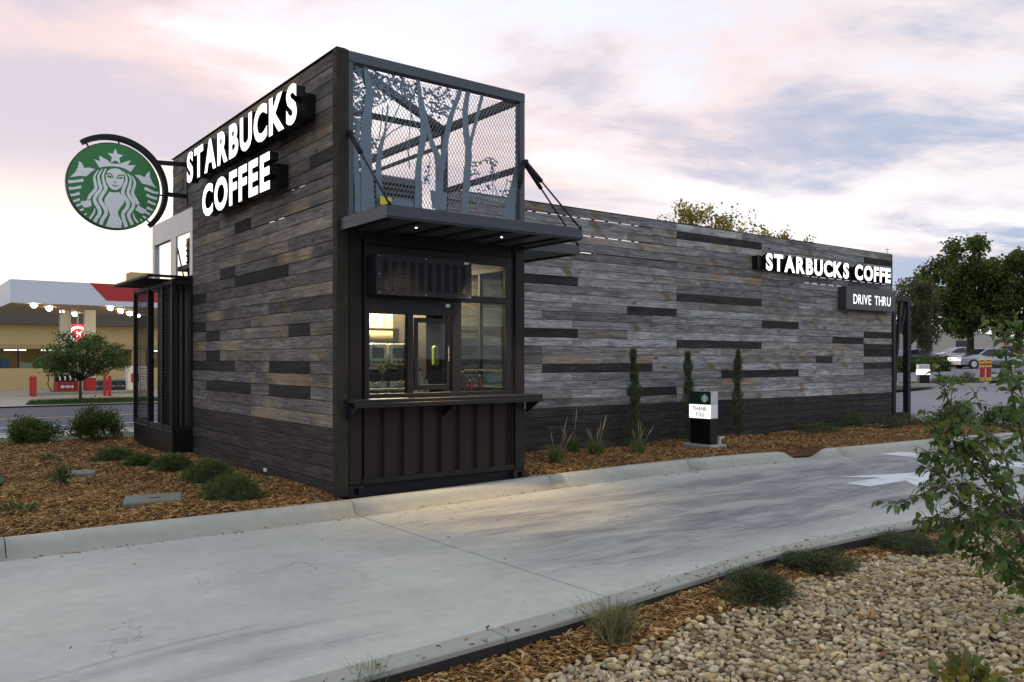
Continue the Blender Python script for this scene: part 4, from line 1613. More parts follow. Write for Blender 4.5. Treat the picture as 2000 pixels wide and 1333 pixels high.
# ---- steel gate at the far end of the long wall
gt = empty('steel_gate', (14.7, 1.93, 0.0), label='tall black steel gate leaf at the far end of the long plank wall', cat='gate')
m = MB()
for a_, b_ in (((14.70, 1.93, 0.0), (14.70, 1.93, 2.86)), ((15.36, 1.93, 0.0), (15.36, 1.93, 2.86)), ((14.68, 1.93, 2.84), (15.38, 1.93, 2.84)), ((14.68, 1.93, 0.15), (15.38, 1.93, 0.15))):
    m.bar(a_, b_, 0.13, 0.12)
m.build('frame', STEEL_D, gt)
m = MB()
m.bar((14.72, 1.93, 0.2), (15.05, 1.93, 2.80), 0.07, 0.06)
m.bar((15.05, 1.93, 2.1), (15.34, 1.93, 2.80), 0.07, 0.06)
m.build('brace', STEEL_D, gt)
m = MB()
for i in range(11):
    m.box(14.75 + i * 0.055, 14.753 + i * 0.055, 1.926, 1.931, 0.19, 2.80)
for i in range(34):
    m.box(14.73, 15.33, 1.924, 1.9255, 0.22 + i * 0.076, 0.224 + i * 0.076)
m.build('mesh_infill', STEEL_D, gt)
m = MB()
m.lathe((14.70, 2.05, 3.90), [(0.01, -0.1), (0.01, 0.1)], 6)
m.bar((14.62, 2.05, 3.98), (14.80, 2.05, 3.98), 0.012, 0.012)
m.bar((14.66, 2.05, 3.90), (14.76, 2.05, 3.90), 0.012, 0.012)
m.build('aerial', GALV, kiosk)

# ================================================================== things inside the hatch
ctr = MB()
ctr.box(0.25, 2.3, 2.15, 2.95, 0.16, 1.00)
ctr.box(0.22, 2.33, 2.10, 2.97, 1.0005, 1.04)
tag(ctr.build('back_counter', STAIN, None, bevel=0.006, loc=(1.2, 2.5, 0.16)), 'steel back counter inside the hatch under the brewers', 'counter')
for i, xq in enumerate((1.67, 1.99)):
    e = empty('coffee_brewer', (xq, 2.45, 1.04), label=('left' if i == 0 else 'right') + ' stainless coffee brewer on the counter behind the left hatch pane', cat='coffee machine', group='coffee brewers')
    m = MB()
    m.box(xq - 0.14, xq + 0.14, 2.30, 2.70, 1.045, 1.13)
    m.box(xq - 0.14, xq + 0.14, 2.52, 2.70, 1.13, 1.36)
    m.box(xq - 0.14, xq + 0.14, 2.30, 2.70, 1.36, 1.66)
    m.build('housing', STAIN, e, bevel=0.012)
    m = MB()
    m.box(xq - 0.09, xq + 0.09, 2.290, 2.2995, 1.45, 1.60)
    m.build('control_panel', BLACKP, e)
    m = MB()
    m.lathe((xq, 2.41, 1.13), [(0.075, 0.0), (0.085, 0.05), (0.075, 0.13), (0.05, 0.17)], 14)
    m.build('carafe', BLACKP, e)
    m = MB()
    for q in (-.08, 0, .08):
        m.lathe((xq + q, 2.292, 1.40), [(0.012, 0), (0.012, -0.03)], 8, 'Y')
    m.build('knob', BLACKP, e)
m = MB()
m.box(0.9, 2.3, 2.66, 2.98, 1.86, 1.885)
m.build('wall_shelf', DARKW, None, loc=(1.6, 2.8, 1.86))
tag(bpy.data.objects['wall_shelf'], 'dark wall shelf inside the hatch above the brewers', 'shelf')
for i in range(7):
    e = empty('paper_cup_stack', (1.05 + i * 0.16, 2.82, 1.885), label=['leftmost','second','third','middle','fifth','sixth','rightmost'][i] + ' stack of white paper cups on the shelf above the brewers', cat='cups', group='cup stacks on the shelf')
    m = MB()
    for q in range(5):
        m.lathe((1.05 + i * 0.16, 2.82, 1.885 + q * 0.05), [(0.032, 0.0), (0.044, 0.085), (0.046, 0.09)], 14)
    m.build('cups', EMBW, e)
m = MB()
m.box(2.20, 2.37, 1.90, 2.85, 1.045, 2.25)
tag(m.build('dark_cabinet', DARKW, None, bevel=0.01, loc=(2.23, 2.4, 1.04)), 'dark cabinet inside the hatch behind the sliding window', 'cabinet')
m = MB()
m.box(2.12, 2.19, 1.55, 1.65, 1.35, 1.62)
tag(m.build('green_bag', simple('lime_bag', (0.25, 0.36, 0.03), 0.6), None, bevel=0.02, loc=(2.15, 1.6, 1.35)), 'lime green bag hanging inside the hatch', 'bag')
hats = [((0.07, 0.025, 0.015), 'brown'), ((0.45, 0.36, 0.18), 'amber'), ((0.16, 0.012, 0.015), 'red'), ((0.5, 0.5, 0.48), 'white'), ((0.10, 0.16, 0.06), 'green'), ((0.09, 0.01, 0.025), 'maroon'), ((0.35, 0.30, 0.2), 'tan'), ((0.4, 0.4, 0.42), 'grey')]
front = MB()
front.box(0.30, 2.36, 0.10, 0.44, 1.0, 1.045)
tag(front.build('inner_ledge', FRAMEM, None, loc=(1.3, 0.27, 1.0)), 'dark ledge inside the hatch along the panes', 'ledge')
for i, (xq, k) in enumerate(((0.99, 1), (1.06, 3), (1.13, 7), (1.21, 6), (1.60, 4), (1.72, 0), (1.83, 2), (1.97, 5))):
    c_, nm = hats[k]
    e = empty('syrup_bottle', (xq, 0.28, 1.045), label=nm + ' syrup bottle on the ledge behind the hatch glass', cat='bottle', group='bottles behind the hatch glass')
    m = MB()
    hgt = 0.16 + 0.05 * ((i * 7) % 3)
    m.lathe((xq, 0.28, 1.046), [(0.030, 0.0), (0.032, 0.01), (0.032, hgt * 0.65), (0.012, hgt * 0.8), (0.012, hgt)], 12)
    m.build('bottle_body', simple('bottle_' + nm + str(i), c_, 0.25), e, smooth=True)
    m = MB()
    m.lathe((xq, 0.28, 1.046 + hgt), [(0.014, 0.0), (0.014, 0.025)], 10)
    m.build('cap', BLACKP, e)
lamp = empty('ceiling_lamp', (1.2, 2.35, 2.86), label='warm ceiling lamp inside the hatch', cat='lamp')
m = MB()
m.box(1.3, 2.2, 2.45, 2.75, 2.80, 2.855)
m.build('lamp_panel', LENS, lamp)
ld = bpy.data.lights.new('lamp_light', 'AREA')
ld.shape = 'RECTANGLE'
ld.size, ld.size_y = 0.9, 0.3
ld.energy = 160
ld.color = (1.0, 0.74, 0.42)
lo = bpy.data.objects.new('lamp_light', ld)
col.objects.link(lo)
lo.parent = lamp
lo.location = (0.55, 0.25, -0.08)

# ================================================================== SIGNS
GLY = {}


def glyph(ch, off=0.025):
    """outline of a letter from the built-in font, cap height 1, left edge at 0: (verts2d+z, faces, width)"""
    if (ch, off) in GLY:
        return GLY[(ch, off)]
    cu = bpy.data.curves.new('glyph', 'FONT')
    cu.body = ch
    cu.size = 1.0
    cu.extrude = 0.5
    cu.offset = off
    cu.resolution_u = 4
    ob = bpy.data.objects.new('glyph', cu)
    col.objects.link(ob)
    dg = bpy.context.evaluated_depsgraph_get()
    dg.update()
    me = bpy.data.meshes.new_from_object(ob.evaluated_get(dg))
    V = [v.co.copy() for v in me.vertices]
    F = [tuple(p.vertices) for p in me.polygons]
    bpy.data.objects.remove(ob)
    bpy.data.curves.remove(cu)
    bpy.data.meshes.remove(me)
    x0 = min(v.x for v in V)
    x1 = max(v.x for v in V)
    GLY[(ch, off)] = (V, F, x0, x1)
    return GLY[(ch, off)]


def cap_height(off):
    V = glyph('H', off)[0]
    return min(v.y for v in V), max(v.y for v in V)


def lettering(text, width, cap, place, depth, face, side, parent, off=0.041, gap=0.10, space=0.34, name='letter', join=False):
    """place(u, v, t): u along the line, v up, t towards the reader"""
    lo, hi = cap_height(off)
    ws = []
    for ch in text:
        ws.append(space if ch == ' ' else glyph(ch, off)[3] - glyph(ch, off)[2])
    total = sum(ws) + gap * (len(text) - 1)
    sx = width / total
    sy = cap / (hi - lo)
    cur = 0.0
    J = MB()
    for ch, w in zip(text, ws):
        if ch != ' ':
            V, F, x0, x1 = glyph(ch, off)
            m = J if join else MB()
            vs = [place((v.x - x0 + cur) * sx, (v.y - lo) * sy, (v.z + 0.5) * depth) for v in V]
            b = len(m.v)
            m.v += [tuple(p) for p in vs]
            for f in F:
                zz = [V[i].z for i in f]
                m.f.append([b + i for i in f])
                m.m.append(0 if min(zz) > 0.49 else 1)
            if not join:
                m.build(name, [face, side], parent, fix=False)
        cur += w + gap
    if join:
        return J.build(name, [face, side], parent, fix=False)


def fixn(o):
    bm = bmesh.new()
    bm.from_mesh(o.data)
    bmesh.ops.recalc_face_normals(bm, faces=bm.faces)
    bm.to_mesh(o.data)
    bm.free()


# side wall, two lines
s1 = empty('channel_letter_sign', (0, 2.4, 3.95), label='lit white channel letters, upper nine-letter word on the side plank wall', cat='sign')
m = MB()
m.box(-0.185, -0.027, 0.56, 4.30, 4.05, 4.33)
m.build('raceway', BLACKP, s1, bevel=0.006)
lettering('STARBUCKS', 3.95, 0.425, lambda u, v, t: (-0.187 - t, 4.395 - u, 3.965 + v), 0.105, LETTER, BLACKP, s1)
s2 = empty('channel_letter_sign', (0, 2.4, 3.35), label='lit white channel letters, lower six-letter word on the side plank wall', cat='sign')
m = MB()
m.box(-0.185, -0.027, 1.31, 3.60, 3.45, 3.70)
m.build('raceway', BLACKP, s2, bevel=0.006)
lettering('COFFEE', 2.47, 0.425, lambda u, v, t: (-0.187 - t, 3.68 - u, 3.375 + v), 0.105, LETTER, BLACKP, s2)
# long wall
s3 = empty('channel_letter_sign', (11.9, 1.9, 3.15), label='lit white channel letters in one long line on the long plank wall', cat='sign')
m = MB()
m.box(9.45, 14.30, 1.76, 1.894, 3.17, 3.42)
m.build('raceway', BLACKP, s3, bevel=0.006)
lettering('STARBUCKS COFFE', 4.56, 0.325, lambda u, v, t: (9.60 + u, 1.758 - t, 3.14 + v), 0.075, LETTER, BLACKP, s3)
s4 = empty('box_sign', (13.3, 1.9, 2.53), label='dark grey box sign reading DRIVE THRU at the end of the long wall', cat='sign')
m = MB()
m.box(12.40, 14.42, 1.70, 1.894, 2.50, 2.985)
m.build('cabinet', simple('sign_grey', (0.055, 0.057, 0.062), 0.5), s4, bevel=0.01)
lettering('DRIVE THRU', 1.52, 0.205, lambda u, v, t: (12.66 + u, 1.699 - t, 2.625 + v), 0.008, emit('soft_letter', (0.95, 0.97, 1.0), 0.75), WHITEP, s4, off=0.008, gap=0.12)

# ---- round blade sign
YD = 5.36
CXD, CZD = -1.063, 3.985
RD = 0.625
rs = empty('round_sign', (0.0, YD, 3.98), label='round green blade sign with white crowned emblem hung off the side wall', cat='sign')
m = MB()
m.lathe((CXD, YD, CZD), [(RD, -0.05), (RD, 0.05)], 72, 'Y')
m.build('disc', GREEN, rs)
m = MB()
n = 72
for k in range(n):
    a0, a1 = 2 * math.pi * k / n, 2 * math.pi * (k + 1) / n
    q = []
    for a in (a0, a1):
        for (r, yy) in ((RD + 0.0005, -0.052), (RD + 0.012, -0.052), (RD + 0.012, 0.052), (RD + 0.0005, 0.052)):
            q.append((CXD + r * math.cos(a), YD + yy, CZD + r * math.sin(a)))
    m.add(q, [(0, 1, 5, 4), (1, 2, 6, 5), (2, 3, 7, 6)])
m.build('rim', BLACKP, rs)
m = MB()
n = 48
A0, A1 = R(126), R(-47)
ring = []
for k in range(n + 1):
    a = A0 + (A1 - A0) * k / n
    ring.append([(CXD + r * math.cos(a), YD + yy, CZD + r * math.sin(a)) for (r, yy) in ((RD + 0.065, -0.055), (RD + 0.135, -0.055), (RD + 0.135, 0.055), (RD + 0.065, 0.055))])
vs = [p for r_ in ring for p in r_]
fs = []
for k in range(n):
    for j in range(4):
        j2 = (j + 1) % 4
        fs.append((4 * k + j, 4 * k + j2, 4 * k + 4 + j2, 4 * k + 4 + j))
fs += [(0, 1, 2, 3), (4 * n + 3, 4 * n + 2, 4 * n + 1, 4 * n)]
m.add(vs, fs)
arm = m.build('curved_arm', STEEL_D, rs)
m = MB()
for a in (122, 84, -4, -44):
    a = R(a)
    m.bar((CXD + RD * math.cos(a), YD, CZD + RD * math.sin(a)), (CXD + (RD + 0.07) * math.cos(a), YD, CZD + (RD + 0.07) * math.sin(a)), 0.02, 0.02, (0, 1, 0))
m.build('stand_off', STEEL_D, arm)
m = MB()
m.bar((CXD + 0.60, YD, 4.43), (0.0, YD, 4.46), 0.06, 0.06)
m.bar((CXD + 0.70, YD, 3.965), (0.0, YD, 3.965), 0.06, 0.06)
m.box(-0.04, -0.03, YD - 0.07, YD + 0.07, 3.80, 4.56)
m.build('wall_bracket', STEEL_D, rs)


def em(u, v):
    return onY(120 + u / 7.014, 270 + v / 7.014, YD - 0.05)


def inside(p, r=RD - 0.012):
    dx, dz = p[0] - CXD, p[1] - CZD
    d = math.hypot(dx, dz)
    return p if d < r else (CXD + dx * r / d, CZD + dz * r / d)


def poly(m, pts, lift=0.004):
    P = [inside(em(*p)) for p in pts]
    m.prism(P, lambda u, v, t: (u, t, v), YD - 0.0505, YD - 0.0505 - lift)


def smooth2(pts, n=5):
    out = []
    for i in range(len(pts) - 1):
        p0, p1, p2, p3 = pts[max(i - 1, 0)], pts[i], pts[i + 1], pts[min(i + 2, len(pts) - 1)]
        for s in range(n):
            t = s / n
            out.append(tuple(0.5 * (2 * p1[k] + (p2[k] - p0[k]) * t + (2 * p0[k] - 5 * p1[k] + 4 * p2[k] - p3[k]) * t * t + (-p0[k] + 3 * p1[k] - 3 * p2[k] + p3[k]) * t ** 3) for k in (0, 1)))
    out.append(tuple(pts[-1]))
    return out


def strand(m, pts, wids):
    Q = smooth2(pts, 5)
    L_, R_ = [], []
    nq = len(Q)
    for i, p in enumerate(Q):
        a, b = Q[max(i - 1, 0)], Q[min(i + 1, nq - 1)]
        dx, dy = b[0] - a[0], b[1] - a[1]
        l = math.hypot(dx, dy) or 1
        f = i / (nq - 1) * (len(wids) - 1)
        k = min(int(f), len(wids) - 2)
        w = wids[k] + (wids[k + 1] - wids[k]) * (f - k)
        L_.append((p[0] - dy / l * w / 2, p[1] + dx / l * w / 2))
        R_.append((p[0] + dy / l * w / 2, p[1] - dx / l * w / 2))
    for i in range(nq - 1):
        P = [inside(em(*q)) for q in (L_[i], L_[i + 1], R_[i + 1], R_[i])]
        vs = [(p[0], YD - 0.0545, p[1]) for p in P] + [(p[0], YD - 0.0505, p[1]) for p in P]
        m.add(vs, [(0, 1, 2, 3), (0, 4, 5, 1), (2, 6, 7, 3)])


e_ = MB()
poly(e_, [(740, 145), (765, 216), (845, 237), (793, 272), (808, 350), (738, 308), (672, 342), (690, 266), (628, 204), (706, 215)])
e_.build('emblem_star', EMBW, rs)
e_ = MB()
poly(e_, [(518, 405), (448, 290), (528, 318), (516, 242), (640, 310), (668, 345), (735, 354), (812, 352), (860, 330), (955, 305), (905, 375), (1015, 372), (948, 467), (870, 420), (790, 396), (700, 387), (600, 392)])
e_.build('emblem_crown', EMBW, rs)
e_ = MB()
poly(e_, [(735, 415), (800, 430), (845, 470), (857, 540), (846, 620), (815, 675), (770, 708), (730, 715), (690, 703), (645, 660), (615, 600), (605, 520), (625, 460), (670, 425)])
fc = e_.build('emblem_face', EMBW, rs)
e_ = MB()
for P in ([(612, 488), (650, 478), (690, 492), (712, 545), (700, 548), (680, 506), (650, 492), (614, 502)], [(612, 520), (650, 512), (690, 532), (698, 548), (660, 545), (630, 530)],
          [(748, 556), (770, 515), (800, 500), (852, 510), (850, 524), (805, 514), (778, 528), (762, 560)], [(764, 556), (800, 535), (850, 540), (845, 552), (810, 562)],
          [(698, 598), (722, 600), (740, 602), (762, 604), (735, 618)], [(684, 640), (715, 646), (735, 650), (782, 646), (750, 664), (720, 662)]):
    e_ = MB()
    poly(e_, P, 0.006)
    e_.build('emblem_feature', GREEN, rs)
e_ = MB()
poly(e_, [(655, 735), (720, 748), (790, 740), (830, 800), (862, 850), (855, 890), (785, 985), (772, 1030), (790, 1080), (830, 1150), (822, 1250), (700, 1250), (600, 1220), (640, 1120), (665, 1050), (650, 1000), (600, 910), (588, 870), (592, 830)])
e_.build('emblem_torso', EMBW, rs)
e_ = MB()
for P, W in (([(610, 420), (568, 520), (590, 640), (606, 700), (545, 800), (532, 860), (600, 970), (608, 1040), (560, 1120), (535, 1200)], [18, 46, 52, 50, 50]),
             ([(560, 425), (508, 520), (520, 620), (535, 700), (465, 800), (458, 870), (515, 970), (520, 1040), (475, 1110), (450, 1170)], [14, 46, 50, 50, 46]),
             ([(505, 440), (452, 530), (462, 620), (468, 700), (392, 790), (372, 850)], [12, 40, 44, 46]),
             ([(455, 965), (450, 1010), (420, 1060), (388, 1105)], [10, 28, 32]),
             ([(850, 460), (890, 545), (880, 620), (842, 720), (852, 790), (908, 880), (900, 950), (845, 1030), (850, 1100), (890, 1220)], [14, 46, 52, 50, 50]),
             ([(905, 485), (948, 560), (937, 650), (912, 740), (930, 800), (985, 890), (975, 960), (922, 1040), (930, 1100), (972, 1190)], [12, 42, 48, 48, 44]),
             ([(958, 515), (1000, 590), (1000, 650), (974, 740), (990, 800), (1055, 910)], [10, 38, 42, 46]),
             ([(982, 1030), (992, 1080), (1018, 1125), (1048, 1160)], [10, 26, 30])):
    e_ = MB()
    strand(e_, P, W)
    e_.build('emblem_hair_lock', EMBW, rs)
e_ = MB()
poly(e_, [(262, 868), (330, 862), (395, 835), (415, 930), (350, 952), (300, 950)])
e_.build('emblem_hand', EMBW, rs)
e_ = MB()
poly(e_, [(1052, 915), (1100, 955), (1168, 985), (1150, 1020), (1110, 1042), (1050, 1010), (1012, 985)])
e_.build('emblem_hand', EMBW, rs)
e_ = MB()
poly(e_, [(240, 315), (275, 340), (295, 375), (310, 412), (380, 405), (462, 430), (400, 470), (340, 525), (240, 520), (115, 538), (190, 465), (225, 400)])
e_.build('emblem_tail_fin', EMBW, rs)
for P, W in (([(92, 600), (190, 594), (300, 577)], [44, 34, 42]), ([(100, 690), (180, 688), (270, 667)], [40, 32, 42]), ([(122, 785), (185, 775), (248, 755)], [34, 32, 42]), ([(160, 870), (205, 855), (250, 838)], [32, 30, 36]),
             ([(205, 932), (240, 916), (275, 902)], [30, 28, 28]), ([(250, 996), (275, 985), (302, 970)], [28, 26, 26]), ([(308, 1056), (325, 1046), (345, 1034)], [22, 22, 22])):
    e_ = MB()
    strand(e_, P, W)
    e_.build('emblem_tail_stripe', EMBW, rs)
e_ = MB()
poly(e_, [(1205, 455), (1215, 540), (1250, 620), (1305, 690), (1240, 660), (1170, 640), (1105, 625), (1060, 560), (1000, 505), (1080, 510), (1140, 540), (1165, 490)])
e_.build('emblem_tail_fin', EMBW, rs)
for P, W in (([(1136, 688), (1200, 715), (1265, 745), (1325, 756)], [44, 40, 32, 34]), ([(1166, 780), (1225, 808), (1310, 836)], [42, 34, 34]), ([(1180, 866), (1228, 888), (1298, 916)], [42, 32, 32]), ([(1170, 950), (1215, 974), (1260, 998)], [40, 32, 30]),
             ([(1150, 1014), (1190, 1036), (1218, 1054)], [32, 28, 28]), ([(1114, 1070), (1140, 1088), (1160, 1103)], [26, 24, 24]), ([(1078, 1112), (1092, 1124), (1104, 1138)], [22, 22, 22])):
    e_ = MB()
    strand(e_, P, W)
    e_.build('emblem_tail_stripe', EMBW, rs)

# ---- low lit sign box at the lane
tk = empty('exit_sign_box', (6.96, 1.0, 0.0), label='small black and white lit box sign reading THANK YOU beside the lane', cat='sign')
m = MB()
m.box(6.78, 7.20, 0.70, 1.30, -0.05, 0.055)
m.build('footing', PADM, tk, bevel=0.02)
TX0, TX1, TY0, TY1 = 6.86, 7.05, 0.775, 1.215
m = MB()
m.box(TX0 + 0.01, TX1 - 0.01, TY0 + 0.01, TY1 - 0.01, 0.055, 0.475)
m.build('base', BLACKP, tk, bevel=0.004)
m = MB()
m.box(TX0 + 0.012, TX1, TY0, TY1, 0.4755, 0.70)
m.build('lit_panel_body', WHITEP, tk, bevel=0.004)
m = MB()
m.box(TX0, TX0 + 0.0115, TY0, TY1, 0.4755, 0.70)
m.build('lit_panel', LITWHITE, tk)
m = MB()
m.box(TX0 + 0.012, TX1, TY0, TY1, 0.7005, 0.915)
m.build('header_body', GALV, tk, bevel=0.004)
m = MB()
m.box(TX0, TX0 + 0.0115, TY0, TY1, 0.7005, 0.915)
m.build('header', simple('sign_dark_green', (0.012, 0.035, 0.028), 0.4), tk)
lettering('THANK', 0.29, 0.068, lambda u, v, t: (TX0 - 0.0005 - t, TY1 - 0.075 - u, 0.600 + v), 0.002, BLACKP, BLACKP, tk, off=0.02, gap=0.2, name='lettering', join=True)
lettering('YOU', 0.175, 0.068, lambda u, v, t: (TX0 - 0.0005 - t, TY1 - 0.135 - u, 0.505 + v), 0.002, BLACKP, BLACKP, tk, off=0.02, gap=0.2, name='lettering', join=True)
m = MB()
m.lathe((TX0, TY0 + 0.115, 0.81), [(0.075, 0.0), (0.075, -0.003)], 28, 'X')
m.build('emblem', GREEN, tk)
m = MB()


def tke(P):
    # reuse the big emblem's shapes at small size
    pp = []
    for p in P:
        q = inside(em(*p))
        pp.append(((q[0] - CXD) / RD * 0.072, (q[1] - CZD) / RD * 0.072))
    m.prism(pp, lambda u, v, t: (TX0 - t, TY0 + 0.115 - u, 0.81 + v), 0.0032, 0.0045)


tke([(740, 145), (765, 216), (845, 237), (793, 272), (900, 320), (1015, 372), (1000, 640), (1060, 900), (1000, 1100), (822, 1250), (700, 1250), (600, 1220), (430, 1100), (380, 860), (470, 640), (450, 300), (600, 300), (690, 266), (628, 204), (706, 215)])
tke([(240, 315), (310, 412), (462, 430), (300, 560), (260, 800), (330, 1000), (200, 930), (100, 700), (190, 465)])
tke([(1205, 455), (1250, 620), (1325, 760), (1260, 1000), (1120, 1090), (1180, 900), (1140, 690), (1000, 505), (1140, 540)])
m.build('emblem_figure', EMBW, tk)
m = MB()
m.lathe((TX1 + 0.06, TY0 + 0.02, 0.055), [(0.03, 0.0), (0.03, 0.10), (0.022, 0.12)], 10)
m.bar((TX1 + 0.03, TY0 + 0.0, 0.15), (TX1 + 0.12, TY0 - 0.02, 0.17), 0.03, 0.03)
m.build('hose_tap', GALV, tk)

# ---- covers and tags in the left bed
ce = MB()
f = lambda u, v, t: (u, v, t)
ce.prism([(-1.95, 0.70), (-1.42, 0.62), (-1.28, 1.10), (-1.82, 1.20)], f, -0.03, 0.045)
cvo = ce.build('utility_cover', COVERM, None, bevel=0.012, loc=(-1.62, 0.9, 0.0))
tag(cvo, 'square grey green utility cover in the wood chips near the kerb', 'utility cover')
m = MB()
m.box(-1.66, -1.56, 0.86, 0.90, 0.0455, 0.050)
m.build('lift_slot', STEEL_D, cvo)
ce = MB()
ce.prism([(-2.05, 3.35), (-1.70, 3.30), (-1.60, 3.68), (-1.95, 3.74)], f, -0.03, 0.04)
cvo = ce.build('utility_cover', COVERM, None, bevel=0.012, loc=(-1.82, 3.5, 0.0))
tag(cvo, 'smaller grey utility cover further back in the wood chips', 'utility cover')
m = MB()
m.box(-1.86, -1.78, 3.50, 3.53, 0.0405, 0.044)
m.build('lift_slot', STEEL_D, cvo)
m = MB()
m.box(-0.045, -0.030, 1.98, 2.06, 0.055, 0.095)
m.box(-0.050, -0.0455, 1.99, 2.05, 0.060, 0.090)
tag(m.build('outlet_cover', WHITEP, None, loc=(-0.04, 2.02, 0.055)), 'tiny white outlet cover at the foot of the side plank wall', 'cover')

# ================================================================== PLANTS


def leafset(P, D, L, W, cols, fold=0.15):
    """leaf diamonds: base point P, direction D, length L, width W"""
    n = len(P)
    D = D / (np.linalg.norm(D, axis=1)[:, None] + 1e-9)
    up_ = rng.normal(0, 1, (n, 3)) + np.array([0, 0, 1.2])
    S = np.cross(D, up_)
    S /= (np.linalg.norm(S, axis=1)[:, None] + 1e-9)
    Nn = np.cross(S, D)
    L = L[:, None]
    W = W[:, None]
    v0 = P
    v1 = P + D * L * 0.42 + S * W * 0.5 + Nn * W * fold
    v2 = P + D * L - Nn * L * 0.08
    v3 = P + D * L * 0.42 - S * W * 0.5 + Nn * W * fold
    V = np.stack([v0, v1, v2, v3], 1).reshape(-1, 3)
    F = np.array([[0, 1, 2], [0, 2, 3]])
    F = (F[None] + (np.arange(n) * 4)[:, None, None]).reshape(-1, 3)
    return V, F, np.repeat(cols, 4, 0)


def bladeset(P, D, L, W, cols, bend=0.25, seg=2):
    """grass or needle blades bending over"""
    n = len(P)
    D = D / (np.linalg.norm(D, axis=1)[:, None] + 1e-9)
    S = np.cross(D, rng.normal(0, 1, (n, 3)))
    S /= (np.linalg.norm(S, axis=1)[:, None] + 1e-9)
    Vs, Fs = [], []
    B = np.array([0, 0, -1.0]) * bend
    H = D * np.array([1, 1, 0.0])
    for k in range(seg + 1):
        t = k / seg
        c = P + D * (L * t)[:, None] + (B[None, :] + H * bend) * (L * t * t)[:, None]
        w = (W * (1 - t) * 0.5)[:, None]
        if k < seg:
            Vs += [c - S * w, c + S * w]
        else:
            Vs += [c]
    k = len(Vs)
    V = np.stack(Vs, 1).reshape(-1, 3)
    F = []
    for s in range(seg - 1):
        F += [[2 * s, 2 * s + 1, 2 * s + 3], [2 * s, 2 * s + 3, 2 * s + 2]]
    F += [[2 * seg - 2, 2 * seg - 1, 2 * seg]]
    F = (np.array(F)[None] + (np.arange(n) * k)[:, None, None]).reshape(-1, 3)
    return V, F, np.repeat(cols, k, 0)


def pal(n, cs, lo=0.7, hi=1.25):
    cs = np.array(cs)
    return cs[rng.integers(0, len(cs), n)] * rng.uniform(lo, hi, n)[:, None]


GR_D = [(0.075, 0.125, 0.024), (0.096, 0.150, 0.029), (0.055, 0.096, 0.022), (0.135, 0.175, 0.035)]
GR_M = [(0.060, 0.105, 0.030), (0.075, 0.125, 0.036), (0.045, 0.085, 0.026), (0.10, 0.14, 0.040)]
GR_Y = [(0.40, 0.30, 0.035), (0.30, 0.25, 0.035), (0.45, 0.34, 0.05), (0.18, 0.18, 0.035)]
JUN = [(0.072, 0.102, 0.042), (0.088, 0.124, 0.050), (0.11, 0.142, 0.058), (0.052, 0.076, 0.036), (0.12, 0.112, 0.055)]


def tree(name, label, base, trunk_h, crown_c, crown_r, nclump, nleaf, ls, colors, group=None, cat='tree', tr=0.12, spread=0.33, stems=1, lean=(0, 0), seed=1):
    rr = random.Random(seed)
    base = Vector(base)
    e = empty(name, base, label=label, cat=cat, group=group)
    cc = base + Vector(crown_c)
    m = MB()
    fork = base + Vector((lean[0], lean[1], trunk_h))
    clumps = []
    while len(clumps) < nclump:
        p = Vector((rr.uniform(-1, 1), rr.uniform(-1, 1), rr.uniform(-1, 1)))
        if p.length > 1 or p.length < 0.35 and rr.random() < 0.7:
            continue
        clumps.append(cc + Vector((p.x * crown_r[0], p.y * crown_r[1], p.z * crown_r[2])))
    for s in range(stems):
        o = Vector((rr.uniform(-.05, .05), rr.uniform(-.05, .05), 0)) * (stems - 1)
        m.tube([base + o - Vector((0, 0, 0.1)), base + o * 2 + Vector((lean[0] * .4, lean[1] * .4, trunk_h * 0.5)), fork + o * 5], [tr, tr * 0.82, tr * 0.66], 9)
    for i, c in enumerate(clumps):
        if i % max(1, nclump // 26):
            continue
        mid = fork.lerp(c, 0.5) + Vector((rr.uniform(-.1, .1), rr.uniform(-.1, .1), rr.uniform(0, .25))) * crown_r[2] * 0.6
        m.tube([fork, mid, c], [tr * 0.42, tr * 0.24, tr * 0.07], 6)
    m.build('trunk', BARK, e, smooth=True, fix=False)
    C = np.array([c[:] for c in clumps])
    idx = rng.integers(0, nclump, nleaf)
    sp = np.array(crown_r) * spread
    P = C[idx] + np.clip(rng.normal(0, 0.5, (nleaf, 3)), -1.1, 1.1) * sp
    D = rng.normal(0, 1, (nleaf, 3)) + np.array([0, 0, -0.25])
    tone = rng.uniform(0.75, 1.2, nclump)[idx][:, None]
    V, F, c = leafset(P, D, rng.uniform(0.7, 1.3, nleaf) * ls, rng.uniform(0.5, 0.8, nleaf) * ls, pal(nleaf, colors) * tone)
    npmesh('crown', V, F, LEAF, e, c)
    return e


